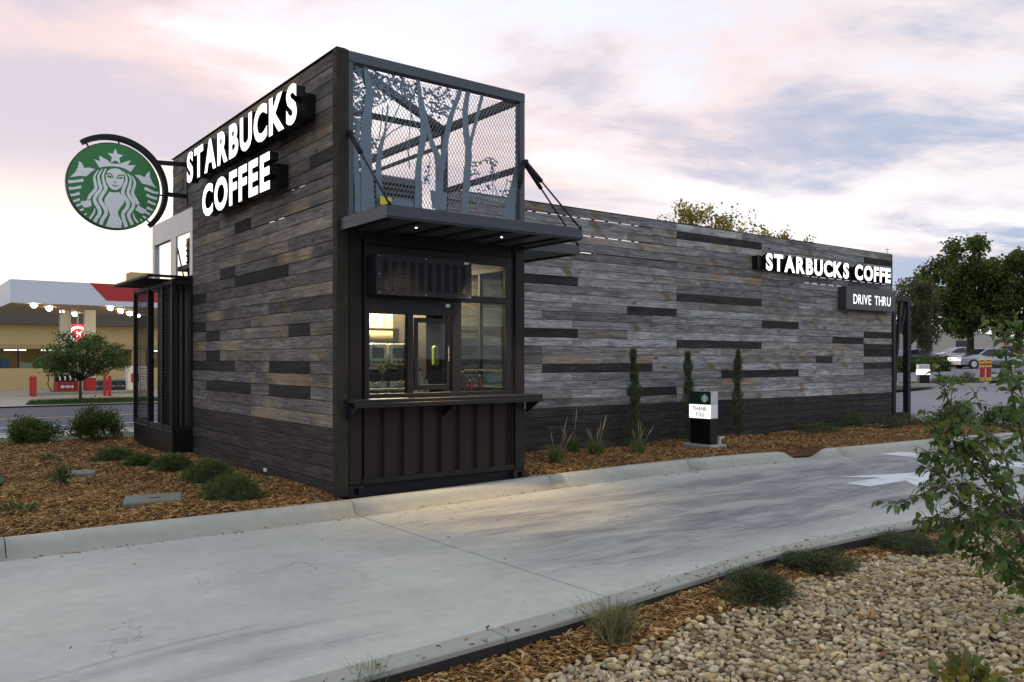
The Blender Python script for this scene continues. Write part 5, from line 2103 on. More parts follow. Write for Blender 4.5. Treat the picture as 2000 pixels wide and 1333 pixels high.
def shrub(name, label, x, y, z, r, h, n, ls, colors, group, needle=False, flat=0.6, cat='shrub', stick=True):
    e = empty(name, (x, y, z), label=label, cat=cat, group=group)
    nc = 26
    C = []
    for _ in range(nc):
        a, q = random.uniform(0, 6.28), math.sqrt(random.random())
        C.append((x + r * q * math.cos(a), y + r * q * math.sin(a), z + h * (1 - 0.65 * q * q) * random.uniform(0.35, 0.95)))
    C = np.array(C)
    idx = rng.integers(0, nc, n)
    P = C[idx] + rng.normal(0, 1, (n, 3)) * np.array([r * .17, r * .17, h * .14])
    P[:, 2] = np.maximum(P[:, 2], z + 0.01)
    D = (P - np.array([x, y, z - h * 0.1])) * np.array([1, 1, flat * 2]) / r + rng.normal(0, 0.55, (n, 3))
    c = pal(n, colors) * rng.uniform(0.75, 1.2, nc)[idx][:, None]
    if needle:
        V, F, c = bladeset(P, D, rng.uniform(0.6, 1.3, n) * ls, np.full(n, ls * 0.13), c, 0.1, 1)
    else:
        V, F, c = leafset(P, D, rng.uniform(0.6, 1.3, n) * ls, rng.uniform(0.4, 0.7, n) * ls, c)
    npmesh('foliage', V, F, NEEDLE if needle else LEAF, e, c)
    if stick:
        m = MB()
        for i in range(0, nc, 2):
            m.tube([(x + random.uniform(-.03, .03), y + random.uniform(-.03, .03), z - 0.03), tuple(C[i])], [0.008, 0.003], 5)
        m.build('stem', TWIG, e, fix=False)
    return e


def mound(label, x, y, r, h, n, group):
    z = bed_z(x, y) - 0.01
    e = empty('juniper_mound', (x, y, z), label=label, cat='shrub', group=group)
    a = rng.uniform(0, 6.28, n)
    q = np.sqrt(rng.random(n)) * 0.98
    lump = 1 + 0.14 * np.sin(a * 5 + x) + 0.12 * np.sin(a * 9 + y) + 0.07 * np.sin(a * 17)
    P = np.stack([x + r * q * np.cos(a) * lump, y + r * q * np.sin(a) * lump, z + h * np.sqrt(np.maximum(0, 1 - q * q)) * rng.uniform(0.5, 1.0, n) * (1 + 0.16 * np.sin(a * 7 + q * 9))], 1)
    D = np.stack([np.cos(a) * q * 1.2, np.sin(a) * q * 1.2, 1.1 - q * 0.8], 1) + rng.normal(0, 0.38, (n, 3))
    c = pal(n, [(0.085, 0.130, 0.030), (0.11, 0.158, 0.038), (0.060, 0.096, 0.026), (0.15, 0.175, 0.05)])
    V, F, c = bladeset(P, D, rng.uniform(0.025, 0.065, n), np.full(n, 0.007), c, 0.05, 1)
    npmesh('foliage', V, F, NEEDLE, e, c)
    m = MB()
    m.lathe((x, y, z), [(r * 0.92, -0.02), (r * 0.88, h * 0.30), (r * 0.66, h * 0.62), (r * 0.28, h * 0.82), (0.02, h * 0.85)], 18)
    m.build('branches', simple('juniper_core' + str(int(x * 100)), (0.030, 0.045, 0.016), 0.9), e, smooth=True)


for lab, x, y, r, h in (('dark juniper mound furthest along the side wall, nearest the cage', -1.13, 4.90, 0.27, 0.19), ('juniper mound behind the row of three, touching the next', -1.05, 3.85, 0.19, 0.16), ('rounded juniper mound second from the cage end of the row', -0.84, 3.12, 0.25, 0.19),
                       ('rounded juniper mound between two others beside the side wall', -0.72, 2.0, 0.27, 0.23), ('nearest and largest juniper mound by the kerb and side wall', -0.90, 0.72, 0.27, 0.25)):
    mound(lab, x, y, r, h, 6000, 'juniper mounds along the side wall')
shrub('broadleaf_shrub', 'leafy green shrub at the far left edge of the wood chip bed', -1.78, 8.15, 0.0, 0.40, 0.46, 5200, 0.05, GR_D + GR_M[:1], 'shrubs at the back of the left bed')
shrub('broadleaf_shrub', 'reddish green shrub left of the cage at the back of the bed', -0.74, 8.2, 0.0, 0.38, 0.58, 5200, 0.05, GR_D + [(0.09, 0.05, 0.03), (0.07, 0.10, 0.03)], 'shrubs at the back of the left bed')
shrub('seedling', 'small sparse green seedling in the middle of the wood chip bed', -2.15, 2.6, 0.0, 0.12, 0.20, 160, 0.05, GR_M, 'seedlings in the left bed')
shrub('seedling', 'low green weed at the left edge near the kerb', -2.85, 0.9, 0.0, 0.20, 0.10, 240, 0.05, GR_M, 'seedlings in the left bed')
shrub('seedling', 'tiny green sprout far back in the wood chip bed', -1.9, 5.3, 0.0, 0.12, 0.07, 90, 0.05, GR_M, 'seedlings in the left bed')


def columnar(label, x, y, h):
    z = bed_z(x, y)
    e = empty('columnar_juniper', (x, y, z), label=label, cat='shrub', group='narrow upright junipers against the long wall')
    n = 3800
    t = rng.random(n) ** 0.9
    rad = 0.15 * (1 - t) ** 0.55 + 0.018
    rad *= 0.75 + 0.45 * np.sin(t * 23 + x * 7) * np.sin(t * 9 + x)
    a = rng.uniform(0, 6.28, n)
    q = np.sqrt(rng.random(n))
    sway = 0.03 * np.sin(t * 4 + x)
    P = np.stack([x + rad * q * np.cos(a) + sway, y + rad * q * np.sin(a), z + 0.03 + t * h * 0.97], 1)
    D = np.stack([np.cos(a) * 0.45, np.sin(a) * 0.45, np.ones(n)], 1) + rng.normal(0, 0.3, (n, 3))
    V, F, c = bladeset(P, D, rng.uniform(0.03, 0.10, n), np.full(n, 0.009), pal(n, JUN + [(0.06, 0.085, 0.035)]), 0.02, 1)
    npmesh('foliage', V, F, NEEDLE, e, c)
    m = MB()
    m.tube([(x, y, z - 0.03), (x + 0.02, y, z + h * 0.5), (x, y, z + h * 0.95)], [0.016, 0.011, 0.003], 6)
    m.build('trunk', BARK, e, fix=False)


columnar('tallest narrow upright juniper, nearest the hatch, against the long wall', 5.97, 1.62, 1.60)
columnar('narrow upright juniper between its two fellows, left of the small lit sign', 7.30, 1.60, 1.55)
columnar('narrow upright juniper just right of the small lit sign', 8.68, 1.62, 1.58)


def grass_clump(label, x, y, z, h, n, cols, plumes=3, wid=0.007, spread=0.5, group='ornamental grass clumps'):
    e = empty('grass_clump', (x, y, z), label=label, cat='grass', group=group)
    a = rng.uniform(0, 6.28, n)
    P = np.stack([x + rng.normal(0, 0.04, n), y + rng.normal(0, 0.04, n), np.full(n, z)], 1)
    s = rng.uniform(0.05, spread, n)
    D = np.stack([np.cos(a) * s, np.sin(a) * s, np.ones(n)], 1)
    V, F, c = bladeset(P, D, rng.uniform(0.5, 1.0, n) * h, np.full(n, wid), pal(n, cols), 0.22, 4)
    npmesh('blades', V, F, NEEDLE, e, c)
    if plumes:
        m = MB()
        for _ in range(plumes):
            a_ = random.uniform(0, 6.28)
            s_ = random.uniform(0.15, 0.8)
            tip = Vector((x + math.cos(a_) * s_ * h, y + math.sin(a_) * s_ * h, z + h * random.uniform(0.95, 1.6)))
            b0 = Vector((x, y, z))
            q_ = b0.lerp(tip, 0.62)
            m.tube([b0, q_, q_.lerp(tip, 0.4), tip], [0.0015, 0.002, 0.007, 0.0015], 5)
        m.build('seed_heads', simple('straw' + str(int(x * 100)), (0.42, 0.33, 0.19), 0.9), e, fix=False)


GSS = [(0.10, 0.17, 0.04), (0.14, 0.20, 0.05), (0.07, 0.12, 0.03), (0.30, 0.26, 0.12)]
grass_clump('green grass clump with a tall straw plume nearest the hatch', 3.62, 0.80, 0.0, 0.42, 420, GSS, 4)
grass_clump('green grass clump second from the hatch along the long wall', 4.60, 1.05, 0.0, 0.42, 420, GSS, 6)
grass_clump('dim green grass clump close behind the second one from the hatch', 4.55, 1.50, 0.0, 0.45, 260, GSS[:3], 2)
grass_clump('green grass clump in front of the tallest juniper', 5.42, 1.0, 0.0, 0.34, 380, GSS, 5)
grass_clump('dry arching grass clump between lane edge and pebbles', -0.42, -4.48, fore_z(-0.42, -4.48), 0.40, 620, [(0.36, 0.30, 0.16), (0.28, 0.24, 0.11), (0.10, 0.13, 0.04), (0.16, 0.17, 0.06)], 0, 0.006, 0.75)
grass_clump('short green grass tuft at the bottom edge by the lane corner', -1.86, -4.20, fore_z(-1.86, -4.2), 0.24, 120, GSS, 0, 0.006, 0.5)


def fshrub(label, x, y, r, h, n):
    shrub('spreading_juniper', label, x, y, fore_z(x, y), r, h, n, 0.042, JUN + [(0.10, 0.085, 0.04), (0.09, 0.11, 0.04)], 'spreading junipers between lane and pebbles', needle=True, cat='shrub')


fshrub('spreading juniper nearest the dry grass clump in the foreground', 0.93, -4.46, 0.22, 0.22, 6500)
fshrub('spreading juniper second from the dry grass clump in the foreground', 2.05, -4.24, 0.24, 0.18, 6500)
fshrub('spreading juniper under the overhanging branch at the lane edge', 3.45, -4.26, 0.28, 0.17, 6500)
for i, (x, y, r, h) in enumerate(((10.9, 1.45, 0.45, 0.20), (12.2, 1.5, 0.35, 0.34), (13.1, 1.4, 0.5, 0.30), (14.2, 1.2, 0.40, 0.26))):
    shrub('low_juniper', ['low dark juniper spreading at the foot of the long wall right of the upright junipers', 'bushy low juniper under the long letter sign', 'wide low juniper under the box sign', 'low juniper at the far end of the long wall by the gate'][i], x, y, bed_z(x, y), r, h, 1800, 0.07, JUN, 'low junipers at the foot of the long wall', needle=True)
for i, (x, y, r, h) in enumerate(((15.6, 0.9, 0.45, 0.5), (16.4, 0.2, 0.45, 0.45))):
    shrub('broadleaf_shrub', ['dark leafy shrub at the foot of the steel gate', 'lighter leafy shrub right of the steel gate'][i], x, y, -0.08, r, h, 1800, 0.07, [GR_D, GR_M][i], 'shrubs by the gate')
m = MB()
vs = [(15.7 + 1.9 * math.cos(a), 0.4 + 1.7 * math.sin(a), -0.085) for a in [2 * math.pi * k / 24 for k in range(24)]]
m.add(vs, [tuple(range(24))])
tag(m.build('mulch_bed', SOIL), kind='structure')
# yellowing plant at the lower right corner
yx, yy = 0.66, -5.98
shrub('yellow_plant', 'yellow green broad leaved plant at the bottom right corner', yx, yy, fore_z(yx, yy) + 0.04, 0.16, 0.14, 110, 0.085, [(0.28, 0.25, 0.04), (0.20, 0.22, 0.05), (0.12, 0.16, 0.04), (0.25, 0.16, 0.05)], None)

n = 2600
a = rng.uniform(0, 6.28, n)
qd = np.sqrt(rng.random(n))
P = np.stack([-3.38 + 0.76 * qd * np.cos(a), 3.6 + 1.22 * qd * np.sin(a), np.full(n, 0.03)], 1)
V, F, c = bladeset(P, np.stack([rng.normal(0, .35, n), rng.normal(0, .35, n), np.ones(n)], 1), rng.uniform(.03, .07, n), np.full(n, 0.006), pal(n, GR_M), 0.1, 1)
tag(npmesh('lawn_grass', V, F, NEEDLE, None, c), 'mown green grass at the far left edge of the bed', 'grass', kind='stuff')

# ---- overhanging shrub at the right edge
BD = 5.3
bb = dep(2040, 1235, BD)
bb.z = fore_z(bb.x, bb.y)
ov = empty('overhanging_shrub', bb, label='tall leafy green shrub reaching in from the right edge over the pebbles', cat='shrub')
rr = random.Random(21)
branches = [
    [(2040, 1235, 0), (2010, 1090, .0), (1955, 985, -.1), (1880, 945, -.2), (1805, 965, -.3), (1742, 985, -.35)],
    [(2040, 1235, 0), (2000, 1060, .1), (1940, 930, .1), (1880, 850, .1), (1850, 775, .1), (1828, 705, .1)],
    [(2040, 1235, 0), (2020, 1000, .2), (1995, 850, .25), (1970, 740, .3), (1962, 670, .3), (1950, 610, .3)],
    [(2040, 1235, 0), (2000, 1120, -.1), (1935, 1055, -.1), (1860, 1015, -.1), (1800, 1012, -.15)],
    [(2040, 1235, 0), (2045, 960, .2), (2030, 790, .2), (2000, 680, .25), (1985, 610, .25)],
    [(1955, 985, -.1), (1900, 905, .1), (1850, 865, .1), (1795, 800, .2)],
    [(2020, 1140, .1), (1965, 1095, .1), (1905, 1070, .15), (1840, 1040, .2)],
    [(1990, 1040, .3), (1950, 920, .3), (1930, 830, .4), (1900, 760, .4)],
    [(2030, 1150, -.3), (1990, 1050, -.4), (1960, 1010, -.5), (1920, 1000, -.5)],
    [(2040, 1100, .4), (1985, 960, .5), (1950, 870, .6), (1870, 790, .7)],
    [(2040, 1200, -.2), (2010, 1150, -.3), (1980, 1120, -.3), (1955, 1090, -.3)],
    [(2060, 1100, -.2), (2040, 900, -.2), (2000, 780, -.1), (1960, 720, 0)],
    [(1940, 930, .1), (1900, 890, .0), (1860, 895, -.1), (1800, 880, -.1)],
    [(1935, 1055, -.1), (1890, 1000, .0), (1850, 940, .0), (1815, 905, .1)],
    [(1960, 880, .2), (1920, 850, .2), (1885, 870, .1), (1840, 830, .1)],
    [(2010, 1000, .2), (1960, 970, .2), (1925, 1000, .2), (1890, 1040, .2)],
]
m = MB()
LP, LD = [], []


def leafrow(P0, P1, step, side):
    d = P1 - P0
    L = d.length
    d.normalize()
    k = 0
    t = step * 0.5
    while t < L:
        p = P0 + d * t
        s = d.cross(Vector((0, 0, 1)))
        s = s.normalized() if s.length > 1e-3 else Vector((1, 0, 0))
        sgn = 1 if k % 2 else -1
        dd = d * rr.uniform(0.2, 0.7) + s * sgn * rr.uniform(0.3, 0.9) + Vector((rr.uniform(-.3, .3), rr.uniform(-.3, .3), rr.uniform(-1.1, 0.05)))
        LP.append(p[:])
        LD.append(dd[:])
        k += 1
        t += step * rr.uniform(0.7, 1.3)


for bi, B in enumerate(branches):
    P = [dep(px_, py_, BD + d_) for (px_, py_, d_) in B]
    if B[0][0] >= 2040 and B[0][1] > 1230:
        P[0] = bb.copy()
    Q = []
    for i in range(len(P) - 1):
        p0, p1, p2, p3 = P[max(i - 1, 0)], P[i], P[i + 1], P[min(i + 2, len(P) - 1)]
        for s in range(4):
            t = s / 4
            Q.append(0.5 * (2 * p1 + (p2 - p0) * t + (2 * p0 - 5 * p1 + 4 * p2 - p3) * t * t + (-p0 + 3 * p1 - 3 * p2 + p3) * t ** 3))
    Q.append(P[-1])
    n = len(Q)
    r0 = 0.013 if B[0][1] > 1200 else 0.006
    m.tube(Q, [r0 * (1 - 0.85 * i / (n - 1)) for i in range(n)], 6)
    for i in range(n - 1):
        t = i / (n - 1)
        if t > 0.35:
            leafrow(Q[i], Q[i + 1], 0.034, 1)
        if t > 0.15:
            for _ in range(3 if t < 0.85 else 2):
                if rr.random() < 0.82:
                    dr = (Q[i + 1] - Q[i]).normalized() * 0.7 + Vector((rr.uniform(-1, 1), rr.uniform(-1, 1), rr.uniform(-.8, .7)))
                    dr.normalize()
                    e1 = Q[i] + dr * rr.uniform(0.08, 0.25) * (1.15 - 0.6 * t)
                    e1.z -= 0.02
                    m.tube([Q[i], Q[i].lerp(e1, 0.5) + Vector((0, 0, 0.01)), e1], [0.003, 0.0022, 0.001], 4, cap=False)
                    leafrow(Q[i].lerp(e1, 0.15), e1, 0.032, 1)
m.build('stem', TWIG, ov, fix=False)
LP, LD = np.array(LP), np.array(LD)
n = len(LP)
ln = rng.uniform(0.046, 0.092, n)
# five-sided leaf blades with a fold
D = LD / np.linalg.norm(LD, axis=1)[:, None]
S = np.cross(D, np.array([0, 0, 1.0]) + rng.normal(0, 0.45, (n, 3)))
S /= np.linalg.norm(S, axis=1)[:, None]
Nn = np.cross(S, D)
Lq = ln[:, None]
W = Lq * rng.uniform(0.42, 0.58, n)[:, None]
VV = [LP, LP + D * Lq * .12 + S * 0, LP + D * Lq * .32 + S * W * .5 + Nn * W * .14, LP + D * Lq * .62 + S * W * .40 + Nn * W * .10 - Nn * Lq * .03, LP + D * Lq - Nn * Lq * .14, LP + D * Lq * .62 - S * W * .40 + Nn * W * .10 - Nn * Lq * .03, LP + D * Lq * .32 - S * W * .5 + Nn * W * .14, LP + D * Lq * .5 - Nn * Lq * .02]
V = np.stack(VV, 1).reshape(-1, 3)
F0 = np.array([[1, 2, 7], [2, 3, 7], [3, 4, 7], [4, 5, 7], [5, 6, 7], [6, 1, 7]])
F = (F0[None] + (np.arange(n) * 8)[:, None, None]).reshape(-1, 3)
cl = pal(n, [(0.10, 0.17, 0.038), (0.125, 0.20, 0.045), (0.075, 0.135, 0.034), (0.17, 0.23, 0.05), (0.058, 0.11, 0.03)], 0.75, 1.2)
npmesh('foliage', V, F, LEAF, ov, np.repeat(cl, 8, 0))

# ================================================================== FUEL STATION ACROSS THE ROAD
cn = dep(20, 591, 42)
X0, Y0c = cn.x, cn.y
cano = empty('fuel_canopy', (X0 + 10, Y0c + 6, g(X0 + 10, Y0c + 6)), label='white and red flat fuel station canopy across the road', cat='canopy')
ZB, ZT = 4.33, 5.52
m = MB()
m.box(X0 + 0.05, X0 + 28, Y0c + 0.05, Y0c + 11, ZB + 0.05, ZT - 0.05)
m.build('deck', simple('soffit', (0.26, 0.21, 0.14), 0.6), cano)
m = MB()
m.box(X0, X0 + 28.05, Y0c, Y0c + 0.0495, ZB, ZT)
m.box(X0, X0 + 0.0495, Y0c + 0.0495, Y0c + 11.05, ZB, ZT)
m.build('fascia', simple('fascia_white', (0.66, 0.70, 0.76), 0.5), cano)
rx0, rz = onY(175, 550, Y0c)
rx1, _ = onY(208, 583, Y0c)
m = MB()
m.prism([(rx0, ZT + 0.002), (X0 + 28.05, ZT + 0.002), (X0 + 28.05, ZB + 0.28), (rx1, ZB + 0.28)], lambda u, v, t: (u, t, v), Y0c - 0.012, Y0c - 0.002)
m.build('red_band', REDP, cano)
for i in range(4):
    for j in range(7):
        lx, ly = X0 + 1.2 + j * 3.7 + i * 1.1, Y0c + 1.2 + i * 2.7
        m = MB()
        m.lathe((lx, ly, ZB + 0.049), [(0.12, 0.0), (0.16, -0.10), (0.08, -0.20)], 14)
        m.build('canopy_lamp', LITEDISC, cano)
for px_ in (127, 175, 330, 480):
    q = dep(px_, 700, 49.5)
    m = MB()
    m.box(q.x - 0.28, q.x + 0.28, q.y - 0.28, q.y + 0.28, g(q.x, q.y), ZB + 0.049)
    cl_ = m.build('column', simple('column_white' + str(px_), (0.62, 0.60, 0.55), 0.6), cano)
    m = MB()
    m.box(q.x - 0.30, q.x + 0.30, q.y - 0.30, q.y + 0.30, g(q.x, q.y) + 0.01, g(q.x, q.y) + 0.95)
    m.build('red_base', REDP, cl_)
m = MB()
q = dep(268, 532, 46)
m.box(q.x - 0.35, q.x + 1.2, q.y, q.y + 1.0, ZT - 0.05, ZT + 0.75)
m.build('roof_vent', TAN, cano)

q = dep(152, 653, 50)
cs = empty('red_square_sign', (q.x, q.y, q.z), label='lit red square sign with a white circled letter under the fuel canopy', cat='sign')
hs = 0.60
m = MB()
m.box(q.x - hs, q.x + hs, q.y, q.y + 0.12, q.z - hs, q.z + hs)
m.build('panel', emit('red_panel', (0.9, 0.03, 0.03), 0.75, (0.5, 0.02, 0.02)), cs)
WL = emit('white_mark', (1, 1, 1), 1.0)
m = MB()
nn = 40
vs, fs = [], []
for k in range(nn + 1):
    a = R(42) + R(276) * k / nn
    for r_ in (0.34 + 0.03 * math.cos(a), 0.49):
        vs.append((q.x + r_ * math.cos(a), q.y - 0.006, q.z + r_ * math.sin(a)))
for k in range(nn):
    fs.append((2 * k, 2 * k + 1, 2 * k + 3, 2 * k + 2))
m.add(vs, fs)
m.build('circle_mark', WL, cs)
m = MB()
for P in ([(-.17, -.26), (-.06, -.26), (-.06, .26), (-.17, .26)], [(-.06, 0.02), (.16, .26), (.29, .26), (.02, -.03)], [(-.0, .02), (.17, -.26), (.31, -.26), (.07, .09)]):
    m.add([(q.x + 0.05 + u * 0.72, q.y - 0.008, q.z + v * 0.72) for u, v in P], [(0, 1, 2, 3)])
m.build('letter_mark', WL, cs)
m = MB()
m.box(q.x - 0.05, q.x + 0.05, q.y + 0.02, q.y + 0.10, q.z + hs, ZB + 0.05)
m.build('hanger', GALV, cs)

# shop
SY = 62.0
zs = -0.76
shop = empty('shop_building', (10, SY, zs), label='tan flat fronted fuel station shop behind the canopy', cat='building')
m = MB()
m.box(-18, 40, SY, SY + 9, zs, 0.80)
m.box(-18, 40, SY, SY + 9, 2.22, 4.0)
for x_ in (-18, -9.5, -0.5, 8.0, 12.0, 21.0, 39.0):
    m.box(x_, x_ + (1.0 if x_ != 8.0 else 3.0), SY, SY + 9, 0.80, 2.22)
m.box(-18, 40, SY + 4.0, SY + 9, 0.80, 2.22)
wl_ = m.build('wall', TAN, shop)
m = MB()
m.box(-18, 40, SY - 0.06, SY - 0.002, 2.24, 2.50)
m.box(-18, 40, SY - 0.02, SY - 0.002, 2.50, 2.56)
m.build('trim', simple('tan_trim', (0.40, 0.30, 0.15), 0.8), shop)
m = MB()
m.box(-18.5, 40.5, SY - 0.8, SY + 9.5, 4.0, 5.0)
m.build('roof', simple('dark_fascia', (0.10, 0.085, 0.07), 0.8), shop)
wins = [(-8.5, -0.5), (0.5, 8.0), (13.0, 21.0), (-17, -9.5)]
for a, b in wins:
    w_ = MB()
    nmu = 4
    for k in range(nmu + 1):
        x_ = a + (b - a) * k / nmu
        w_.box(max(a, x_ - 0.05), min(b, x_ + 0.05), SY + 0.03, SY + 0.10, 0.80, 2.22)
    fr_ = w_.build('window', FRAMEM, shop)
    for k in range(nmu):
        m = MB()
        m.box(a + (b - a) * k / nmu + 0.05, a + (b - a) * (k + 1) / nmu - 0.05, SY + 0.05, SY + 0.06, 0.80, 2.22)
        m.build('pane', GLASS, fr_)
gl_lamp = emit('shop_tube', (1.0, 0.92, 0.75), 5.0)
m = MB()
for a, b in wins:
    for k in range(3):
        m.box(a + 0.6 + k * 2.4, a + 2.0 + k * 2.4, SY + 1.2, SY + 1.35, 2.12, 2.17)
m.build('tube_lamps', gl_lamp, shop)
gc = [simple('goods%d' % i, c, 0.5) for i, c in enumerate([(0.5, 0.06, 0.04), (0.55, 0.45, 0.12), (0.08, 0.16, 0.40), (0.6, 0.58, 0.52), (0.10, 0.25, 0.08), (0.5, 0.25, 0.06)])]
for i, gcol in enumerate(('red', 'amber', 'blue', 'white', 'green', 'orange')):
    x_ = 0.8 + i * 1.2
    m = MB()
    hgt = random.uniform(0.35, 0.95)
    m.box(x_, x_ + random.uniform(0.4, 0.9), SY + 0.6, SY + 1.0, 0.80, 0.80 + hgt)
    m.box(x_ + 0.1, x_ + 0.4, SY + 0.55, SY + 0.95, 0.801 + hgt, 0.85 + hgt)
    tag(m.build('display_goods', gc[i], None, loc=(x_, SY + 0.8, 0.80)), gcol + ' goods stacked inside the lit fuel shop window', 'goods', 'goods in the fuel shop window')

# pump, island, bollards
q = dep(129, 768, 48)
gz = g(q.x, q.y) + 0.02
isl = MB()
a_ = dep(77, 770, 46.5)
b_ = dep(206, 770, 46.5)
isl.box(a_.x, a_.x + 5.2, q.y - 0.7, q.y + 0.7, gz - 0.1, gz + 0.16)
tag(isl.build('pump_island', PADM, None, bevel=0.05, loc=(q.x, q.y, gz)), kind='structure')
for i, dx in enumerate((0.0, 9.0)):
    p = empty('fuel_pump', (q.x + dx, q.y, gz + 0.16), label='red and black fuel pump ' + ('left of the small street tree' if i == 0 else 'further right behind the cage'), cat='fuel pump', group='fuel pumps under the canopy')
    z0 = gz + 0.16
    x_ = q.x + dx
    m = MB()
    m.box(x_ - 0.60, x_ + 0.60, q.y - 0.35, q.y + 0.35, z0, z0 + 0.58)
    m.build('lower_panel', REDP, p, bevel=0.03)
    m = MB()
    m.box(x_ - 0.58, x_ + 0.58, q.y - 0.33, q.y + 0.33, z0 + 0.58, z0 + 0.98)
    m.build('nozzle_bay', BLACKP, p)
    m = MB()
    m.box(x_ - 0.60, x_ + 0.60, q.y - 0.35, q.y + 0.35, z0 + 0.98, z0 + 1.30)
    m.build('display', simple('pump_face%d' % i, (0.62, 0.58, 0.45), 0.4), p, bevel=0.02)
    for k in range(4):
        xx = x_ - 0.42 + k * 0.27
        m = MB()
        m.tube([(xx, q.y - 0.36, z0 + 0.92), (xx + 0.04, q.y - 0.42, z0 + 0.82), (xx + 0.04, q.y - 0.40, z0 + 0.66)], 0.035, 6)
        m.build('nozzle', EMBW, p)
        m = MB()
        m.tube([(xx, q.y - 0.36, z0 + 0.66), (xx - 0.03, q.y - 0.45, z0 + 0.30), (xx + 0.05, q.y - 0.42, z0 + 0.05), (xx + 0.09, q.y - 0.38, z0 + 0.5)], 0.016, 5)
        m.build('hose', RUBBER, p)
    m = MB()
    m.box(x_ - 0.32, x_ + 0.32, q.y - 0.357, q.y - 0.3505, z0 + 0.22, z0 + 0.36)
    m.build('badge', EMBW, p)
m = MB()
hx = q.x - 0.85
m.tube([(hx + 0.35, q.y, gz + 1.45), (hx, q.y, gz + 1.3), (hx - 0.08, q.y, gz + 0.6), (hx + 0.1, q.y, gz + 0.18), (hx + 0.3, q.y, gz + 0.25)], 0.03, 6)
tag(m.build('air_hose', RUBBER, None, loc=(hx, q.y, gz)), 'black looped hose left of the red fuel pump', 'hose')


def bollard(p, h, r, mat, label, group, stripes=None):
    e = empty('bollard', p, label=label, cat='bollard', group=group)
    m = MB()
    m.lathe((p[0], p[1], p[2]), [(r, -0.05), (r, h - r * 0.6), (r * 0.75, h - r * 0.15), (r * 0.3, h)], 14)
    m.build('post', mat, e, smooth=False)
    m = MB()
    if stripes:
        for (a, b) in stripes:
            m.lathe((p[0], p[1], p[2]), [(r + 0.004, a), (r + 0.004, b)], 14)
        m.build('stripe', REDP if mat is YELP else WHITEP, e)
    else:
        m.lathe((p[0], p[1], p[2]), [(r * 1.5, 0.0), (r * 1.5, 0.02)], 14)
        m.build('base_plate', STEEL_D, e)
    return e


for i, (px_, t_) in enumerate(((61, 44.6), (68, 44.0), (205, 44.6), (214, 44.0))):
    p = dep(px_, 776, t_)
    bollard((p.x, p.y, g(p.x, p.y)), 1.12, 0.09, REDP, ['back', 'front', 'back', 'front'][i] + ' red post of the pair ' + ('left of the pump island' if i < 2 else 'right of the small street tree'), 'red posts at the pump island')
# bottled water and cooler by the shop
wt = dep(219, 752, 56)
for i in range(2):
    for j in range(4):
        e = empty('water_jug_crate', (wt.x - 0.9 + j * 0.55, wt.y, -0.72 + i * 0.42), label='blue topped water jug crate, %s row, %s from left, at the fuel shop' % (('lower', 'upper')[i], ('first', 'second', 'third', 'fourth')[j]), cat='crate', group='water jug crates')
        zc = -0.72 + i * 0.42
        m = MB()
        m.box(wt.x - 0.9 + j * 0.55, wt.x - 0.42 + j * 0.55, wt.y, wt.y + 0.5, zc, zc + 0.30)
        m.build('crate', simple('crate_dark%d%d' % (i, j), (0.03, 0.04, 0.06), 0.6), e)
        m = MB()
        for k in range(3):
            m.lathe((wt.x - 0.82 + j * 0.55 + k * 0.16, wt.y + 0.2, zc + 0.30), [(0.075, 0), (0.075, 0.06), (0.03, 0.11)], 10)
        m.build('jugs', simple('jug_blue%d%d' % (i, j), (0.08, 0.22, 0.42), 0.3), e)
ic = dep(253, 740, 56)
m = MB()
m.box(ic.x - 0.1, ic.x + 1.3, ic.y, ic.y + 0.8, -0.75, 1.0)
cool = m.build('ice_chest', EMBW, None, bevel=0.03, loc=(ic.x, ic.y, -0.75))
tag(cool, 'white ice chest at the fuel shop wall behind the cage', 'ice chest')
m = MB()
m.box(ic.x + 0.1, ic.x + 0.6, ic.y - 0.02, ic.y - 0.001, -0.1, 0.5)
m.build('door', REDP, cool)

# street tree on its grass island
tb = dep(157, 782, 35)
tb.z = g(tb.x, tb.y) + 0.10
m = MB()
nn = 36
vs = [(tb.x + 0.6 + 2.6 * math.cos(2 * math.pi * k / nn), tb.y + 0.55 * math.sin(2 * math.pi * k / nn), g(tb.x, tb.y) + 0.10) for k in range(nn)]
vs2 = [(v[0], v[1], v[2] - 0.3) for v in vs]
m.add(vs + vs2, [tuple(range(nn))] + [(k, k + nn, (k + 1) % nn + nn, (k + 1) % nn) for k in range(nn)])
tag(m.build('grass_island', TURF), kind='structure')
n = 5000
a = rng.uniform(0, 6.28, n)
qd = np.sqrt(rng.random(n))
P = np.stack([tb.x + 0.6 + 2.5 * qd * np.cos(a), tb.y + 0.5 * qd * np.sin(a), np.full(n, g(tb.x, tb.y) + 0.09)], 1)
V, F, c = bladeset(P, np.stack([rng.normal(0, .4, n), rng.normal(0, .4, n), np.ones(n)], 1), rng.uniform(.10, .22, n), np.full(n, 0.03), pal(n, GR_D + GR_M), 0.1, 1)
tag(npmesh('island_grass', V, F, NEEDLE, None, c), 'dark grass on the small island below the street tree', 'grass', kind='stuff')
tree('street_tree', 'small wide crowned green tree in front of the fuel pump', tb, 0.85, (0.12, 0, 1.95), (1.85, 1.3, 0.95), 38, 9500, 0.10, GR_D + GR_M[:2], tr=0.075, spread=0.26, seed=4)

# ================================================================== RIGHT-HAND BACKGROUND
def gp(px_, py_, t_):
    p = dep(px_, py_, t_)
    p.z = g(p.x, p.y)
    return p


